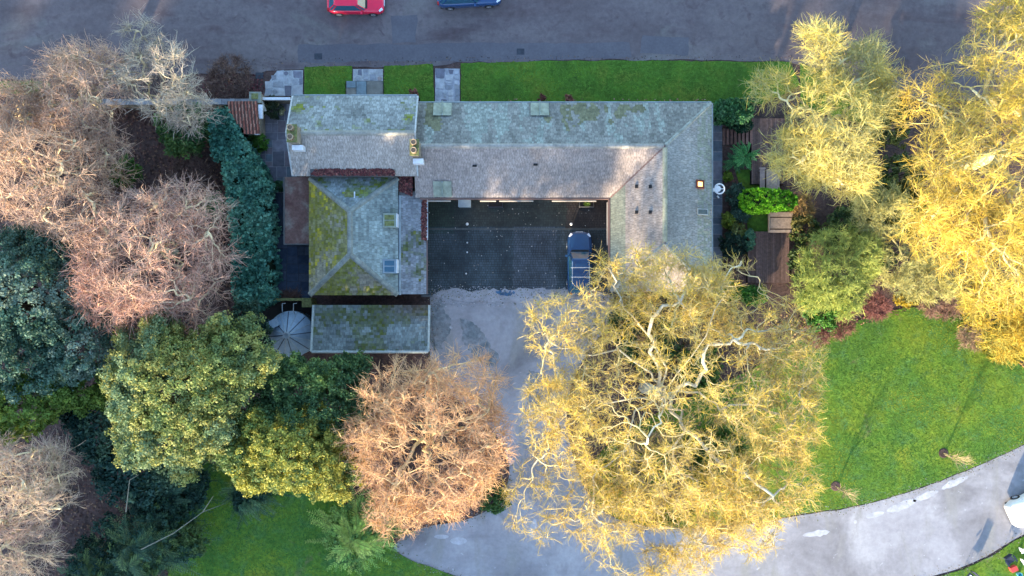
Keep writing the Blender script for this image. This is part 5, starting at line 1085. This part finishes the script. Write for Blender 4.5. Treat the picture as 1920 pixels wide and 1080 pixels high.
bush('smooth blue green shrub between path and lime hedge',1380,369,16,1.0,((.045,.09,.065),(.06,.11,.08)),124,ry=24,size=.09,sig=.2,n=80)
bush('blue green shrub just below and right of its twin by the path',1389,402,18,1.0,((.05,.10,.075),(.065,.12,.085)),125,ry=14,size=.09,sig=.2,n=60)
bush('yellow leaved shrub by the path level with the unlit rooflight',1364,414,13,1.0,((.13,.18,.02),(.18,.23,.03)),126,size=.10,sig=.2,n=40)
bush('olive leaved shrub between the yellow shrub and the picnic bench',1382,432,14,1.0,((.16,.19,.05),(.22,.24,.08)),127,size=.10,sig=.2,n=44)
bush('very dark green shrub at the southern end of the garden path',1374,460,24,1.3,((.008,.025,.018),(.015,.04,.025)),128,size=.12,n=70)
bush('pale jade shrub at the left edge of the south deck',1404,448,9,1.2,((.06,.16,.09),(.10,.22,.13)),129,ry=20,size=.10,sig=.18,n=44)
bush('dark shaded bush behind the timber treads',1390,236,20,1.2,((.01,.04,.02),(.02,.06,.03)),130,ry=10,n=44)
sheet('shade_bed',[P2(1355,228),P2(1412,228),P2(1500,340),P2(1500,560),P2(1355,560)],.012,MAT['soil'])
sheet('small_lawn',wob([P2(1378,320),P2(1426,318),P2(1443,402),P2(1443,434),P2(1402,436),P2(1400,400)],.05,.4),.05,MAT['verge'])
for k,(px,py,r,z,cols,lab,kw) in enumerate((
 (1510,430,28,1.6,((.02,.045,.015),(.05,.08,.02),(.12,.11,.03)),'brown and dark green bush right of the picnic bench',{}),
 (1500,490,22,1.4,((.03,.06,.02),(.07,.11,.03)),'dark bush on the right side of the south deck',{'ry':34}),
 (1545,570,46,1.8,((.04,.14,.02),(.07,.2,.03),(.12,.26,.04)),'vivid green rounded bush between the great tree and the fuzzy bush',{}),
 (1360,545,36,1.6,((.05,.16,.015),(.09,.22,.02)),'vivid green bush at the south east corner of the house',{'ry':18}),
 (1410,555,24,1.6,((.04,.14,.02),(.08,.2,.03)),'green bush right of the south east corner of the house under the twigs',{'ry':16}),
 (1640,370,50,2.6,((.10,.14,.03),(.16,.19,.04),(.07,.11,.03)),'olive green bush below the pale yellow tree',{}),
 (1590,430,45,2.4,((.03,.065,.025),(.06,.10,.03),(.10,.14,.04)),'dark green bush above the fuzzy bush',{}),
 (1700,400,48,2.8,((.14,.18,.03),(.20,.23,.04),(.09,.13,.04)),'yellow green bush under the golden tree',{}),
 (1665,225,40,2.4,((.05,.09,.03),(.11,.13,.03),(.16,.17,.04)),'dark green shrubs between the pale yellow and the golden trees near the road',{'ry':60}),
 (1690,330,40,2.6,((.05,.09,.03),(.10,.13,.04)),'shaded green bush between the two yellow trees',{}),
 (1640,480,36,1.6,((.03,.06,.03),(.05,.09,.04)),'dark bush wedged between the fuzzy bush and the olive twigs',{}),
 (1815,590,34,1.0,((.09,.15,.03),(.16,.2,.05)),'low pale green plant at the tip of the right lawn',{'ry':16}),
 (1890,640,60,1.6,((.16,.17,.02),(.24,.22,.02),(.10,.13,.02)),'mustard coloured bush at the right edge above the lawn',{'ry':40}),
 (1220,640,60,1.3,((.03,.07,.02),(.05,.11,.03)),'green undergrowth beneath the pale limbs north of the great trunk',{}),
 (1180,600,38,1.1,((.04,.09,.03),(.07,.13,.04)),'small laurel under the left side of the great tree',{}),
 (1310,690,44,1.2,((.04,.10,.02),(.08,.15,.03)),'green shrub under the right limbs of the great tree',{}),
 (1160,900,42,.9,((.08,.16,.01),(.14,.24,.015)),'vivid green shrub at the lower left foot of the great tree',{'ry':60}),
 (1240,960,60,.7,((.09,.17,.01),(.16,.25,.015)),'low bright green undergrowth along the bottom edge of the lawn island',{'ry':22}),
 (1345,860,60,1.1,((.05,.10,.015),(.09,.15,.02)),'green undergrowth right of the great trunk',{}),
 (925,935,26,.9,((.04,.10,.025),(.07,.15,.04)),'dark green ground plants at the lower right foot of the orange brown tree',{}),
 (745,955,28,1.0,((.03,.08,.03),(.06,.12,.04)),'dark green ground plants at the lower left foot of the orange brown tree',{}),
 (1700,560,22,1.0,((.22,.18,.02),(.34,.24,.02)),'small orange yellow shrub at the top of the right lawn',{'ry':14}))):
    bush(lab,px,py,r,z,cols,140+k,**kw)
# twiggy brown and red shrubs
def twigbush(label,px,py,r,h,cols,seed,n=90,name='shrub',cat='shrub',ry=None,group=None):
    s=CAM_H/FPX; bare_tree(name,label,cat,P2(px,py),[(px,py,h*.6,r,ry or r,h*.4)],n,seed,None,.07,.25,(13,.5,.011),barkc=cols[0],twigc=cols,tipr=.009,wander=.3,spread=1.0,group=group)
DOG=((.20,.085,.08),(.25,.12,.10),(.15,.07,.06))
twigbush('crimson stemmed dogwood left of its twins along the top of the lawn',1530,622,28,1.2,DOG,201); twigbush('crimson stemmed dogwood second along the top of the lawn',1575,602,30,1.2,DOG,202); twigbush('red dogwood nearest the orange shrub at the lawn tip',1640,575,24,1.3,((.27,.12,.11),(.22,.09,.08)),203)
twigbush('russet stemmed shrub along the right lawn border',1770,575,44,1.2,((.34,.22,.16),(.28,.17,.13)),204,120,ry=22); twigbush('pinkish brown stemmed shrub at the right border nearest the frame edge',1840,630,44,1.2,((.38,.27,.18),(.30,.2,.14)),205,120,ry=26)
twigbush('brown bramble thicket under the top of the great tree',1290,600,60,1.6,((.20,.15,.10),(.26,.20,.13),(.15,.11,.08)),206,170); twigbush('orange stemmed shrub left of the pale twin limbs',1210,645,22,1.4,((.45,.22,.12),(.36,.2,.12)),207,60)
twigbush('brown thicket under the lower crown of the great tree',1225,880,75,1.6,((.30,.20,.13),(.38,.26,.15)),208,220); twigbush('brown thicket under the middle of the orange brown tree',800,840,90,1.5,((.16,.10,.08),(.20,.13,.09)),209,220)
twigbush('bare reddish twigs in the rear patio above the pit wall',545,555,22,.8,((.22,.12,.09),(.17,.10,.08)),210,40,ry=8)
twigbush('bare brown shrub right of the lime hedge',1505,390,20,1.3,((.26,.17,.07),(.34,.22,.08)),211,60,ry=26)
for k,(px,py,r) in enumerate(((120,250,60),(200,360,60),(360,330,40),(430,150,45),(250,600,60))):
    twigbush(('brown scrub among the upper left trees','brown scrub under the wide pinkish tree','dark brambles left of the laurel hedge top','brown scrub between road and boundary wall','brown scrub below the russet tree')[k],px,py,r,1.6,((.18,.11,.09),(.13,.08,.07),(.24,.15,.11)),220+k,150)
# ground litter
GRV=[(.36,.35,.37),(.26,.25,.26),(.44,.42,.42),(.20,.19,.19)]
leafpile('loose_gravel',[P2(806,535),P2(1060,540),P2(1150,540),P2(1150,575),P2(806,575)],.062,45,GRV,(.025,.06),'loose gravel strewn over the line between courtyard setts and drive',lift=.01,cat='gravel')
edge=drv; ex=[];
for i in range(0,len(edge)-1):
    ex.append(edge[i])
ex=np.array(ex); k=RNG.integers(0,len(ex)-1,5200); t=RNG.random((5200,1)); pp=ex[k]*(1-t)+ex[k+1]*t; pp=pp[np.linalg.norm(ex[k]-ex[k+1],axis=1)<3]; pp=pp+RNG.normal(0,.22,pp.shape); N=len(pp)
c=np.c_[pp,np.full(N,.075)]; a=RNG.uniform(0,6.28,N); sz=RNG.uniform(.02,.05,N)[:,None]; u=np.c_[np.cos(a),np.sin(a),np.zeros(N)]*sz; w=np.c_[-np.sin(a),np.cos(a),np.zeros(N)]*sz
tag(link('edge_debris',bigmesh('edge_debris',np.stack([c-u,c-w,c+u,c+w],1),4,np.array([(.16,.12,.08),(.10,.12,.04),(.24,.21,.18),(.30,.29,.29)])[RNG.integers(0,4,N)],MAT['redleaf'])),'grit and dead leaves gathered along the edges of the drive','debris',kind='stuff')
leafpile('road_debris',[P2(300,112),P2(1500,100),P2(1500,116),P2(870,117),P2(500,135),P2(300,140)],.034,14,[(.10,.07,.06),(.18,.12,.09),(.06,.05,.05)],(.03,.07),'grit and leaf fragments along the near edge of the road',lift=.01)
leafpile('woodland_leaf_litter',[P2(-100,195),P2(430,195),P2(440,300),P2(430,570),P2(560,700),P2(600,930),P2(330,860),P2(320,1100),P2(-100,1100)],.01,26,[(.10,.05,.045),(.15,.08,.06),(.06,.035,.03),(.20,.12,.08)],(.06,.13),'dark reddish fallen leaves covering the woodland floor',lift=.05)
leafpile('bed_leaf_litter',[P2(380,140),P2(495,140),P2(495,178),P2(380,180)],.01,60,[(.12,.035,.04),(.09,.03,.035),(.16,.06,.06)],(.05,.10),'maroon fallen leaves in the bed between road and boundary wall',lift=.06)
leafpile('island_leaf_litter',[P2(1110,600),P2(1450,590),P2(1600,600),P2(1480,700),P2(1330,960),P2(1110,960)],.075,22,[(.28,.19,.09),(.36,.25,.11),(.20,.13,.07)],(.05,.11),'brown fallen leaves under the great tree',lift=.05)
leafpile('border_leaf_litter',[P2(1500,600),P2(1760,555),P2(1960,690),P2(1960,720),P2(1850,640),P2(1720,580),P2(1500,640)],.06,34,[(.22,.10,.08),(.28,.15,.10),(.15,.07,.06)],(.05,.11),'russet fallen leaves along the border of the right lawn',lift=.06)
leafpile('drive_leaf_litter',[P2(1080,560),P2(1140,560),P2(1120,660),P2(1090,720),P2(1065,720)],.035,12,[(.26,.22,.14),(.34,.28,.14)],(.04,.08),'fallen leaves on the gravel under the left crown of the great tree',lift=.02)
leafpile('verge_leaf_litter',[P2(865,186),P2(1330,186),P2(1330,191),P2(865,191)],.06,16,[(.30,.14,.10),(.35,.22,.16)],(.04,.09),'fallen leaves along the foot of the north wall',lift=.03)
for k,(px,py) in enumerate(((735,198),(1015,188),(1065,188))):
    bush(('low brown plant in the verge corner','red leaved plant against the north wall by the pale dormer','red leaved plant against the north wall further east')[k],px+(40 if k==0 else 0),py-2 if k else 176,8,.4,((.20,.07,.06),(.28,.12,.09)),250+k,size=.07,sig=.14,n=14)

# unseen wood added south of the frame to keep low sun off the ground
rng=np.random.default_rng(99); proto=None
for k in range(31):
    x=-96+k*7.6+rng.uniform(-1.5,1.5); y=-50+rng.uniform(-4,3); h=rng.uniform(.85,1.12)
    if proto is None:
        proto=empty('evergreen_tree',(0,0,0),'tall unseen evergreen added south of the drive for its shade','tree','unseen shade belt added south of the drive')
        pts=rng.normal(0,1,(520,3)); pts/=np.linalg.norm(pts,axis=1,keepdims=True); C_=pts*np.array([4.6,4.2,7.2])*rng.uniform(.75,1,(520,1))*(1.1-.35*(pts[:,2:3]+1)/2)+np.array([0,0,8.6])
        v,cc=leaves_on(rng,C_,26,.8,.55,TEAL); pc=link('crown',bigmesh('crown',v,4,cc,MAT['leaf']),proto)
        m=MB(); m.tube([(0,0,-.1),(0,0,12)],[.4,.1],8,(.12,.09,.06)); pt_=m.build('trunk',MAT['bark'],proto,world=False); r_=proto
    else:
        r_=proto.copy(); C.objects.link(r_)
        for c0 in (pc,pt_): c1=c0.copy(); C.objects.link(c1); c1.parent=r_
    if 0<x<27: y-=58
    if -28<x<-15: h=.92
    if x<-40: h=1.2
    if k>=19: x=-92+(k-19)*7.6; y=-57+rng.uniform(-2,2); h=1.15 if x>-32 else 1.42
    r_.location=(x,y,0); r_.scale=(1.05,1.05,h); r_.rotation_euler.z=rng.uniform(0,6)
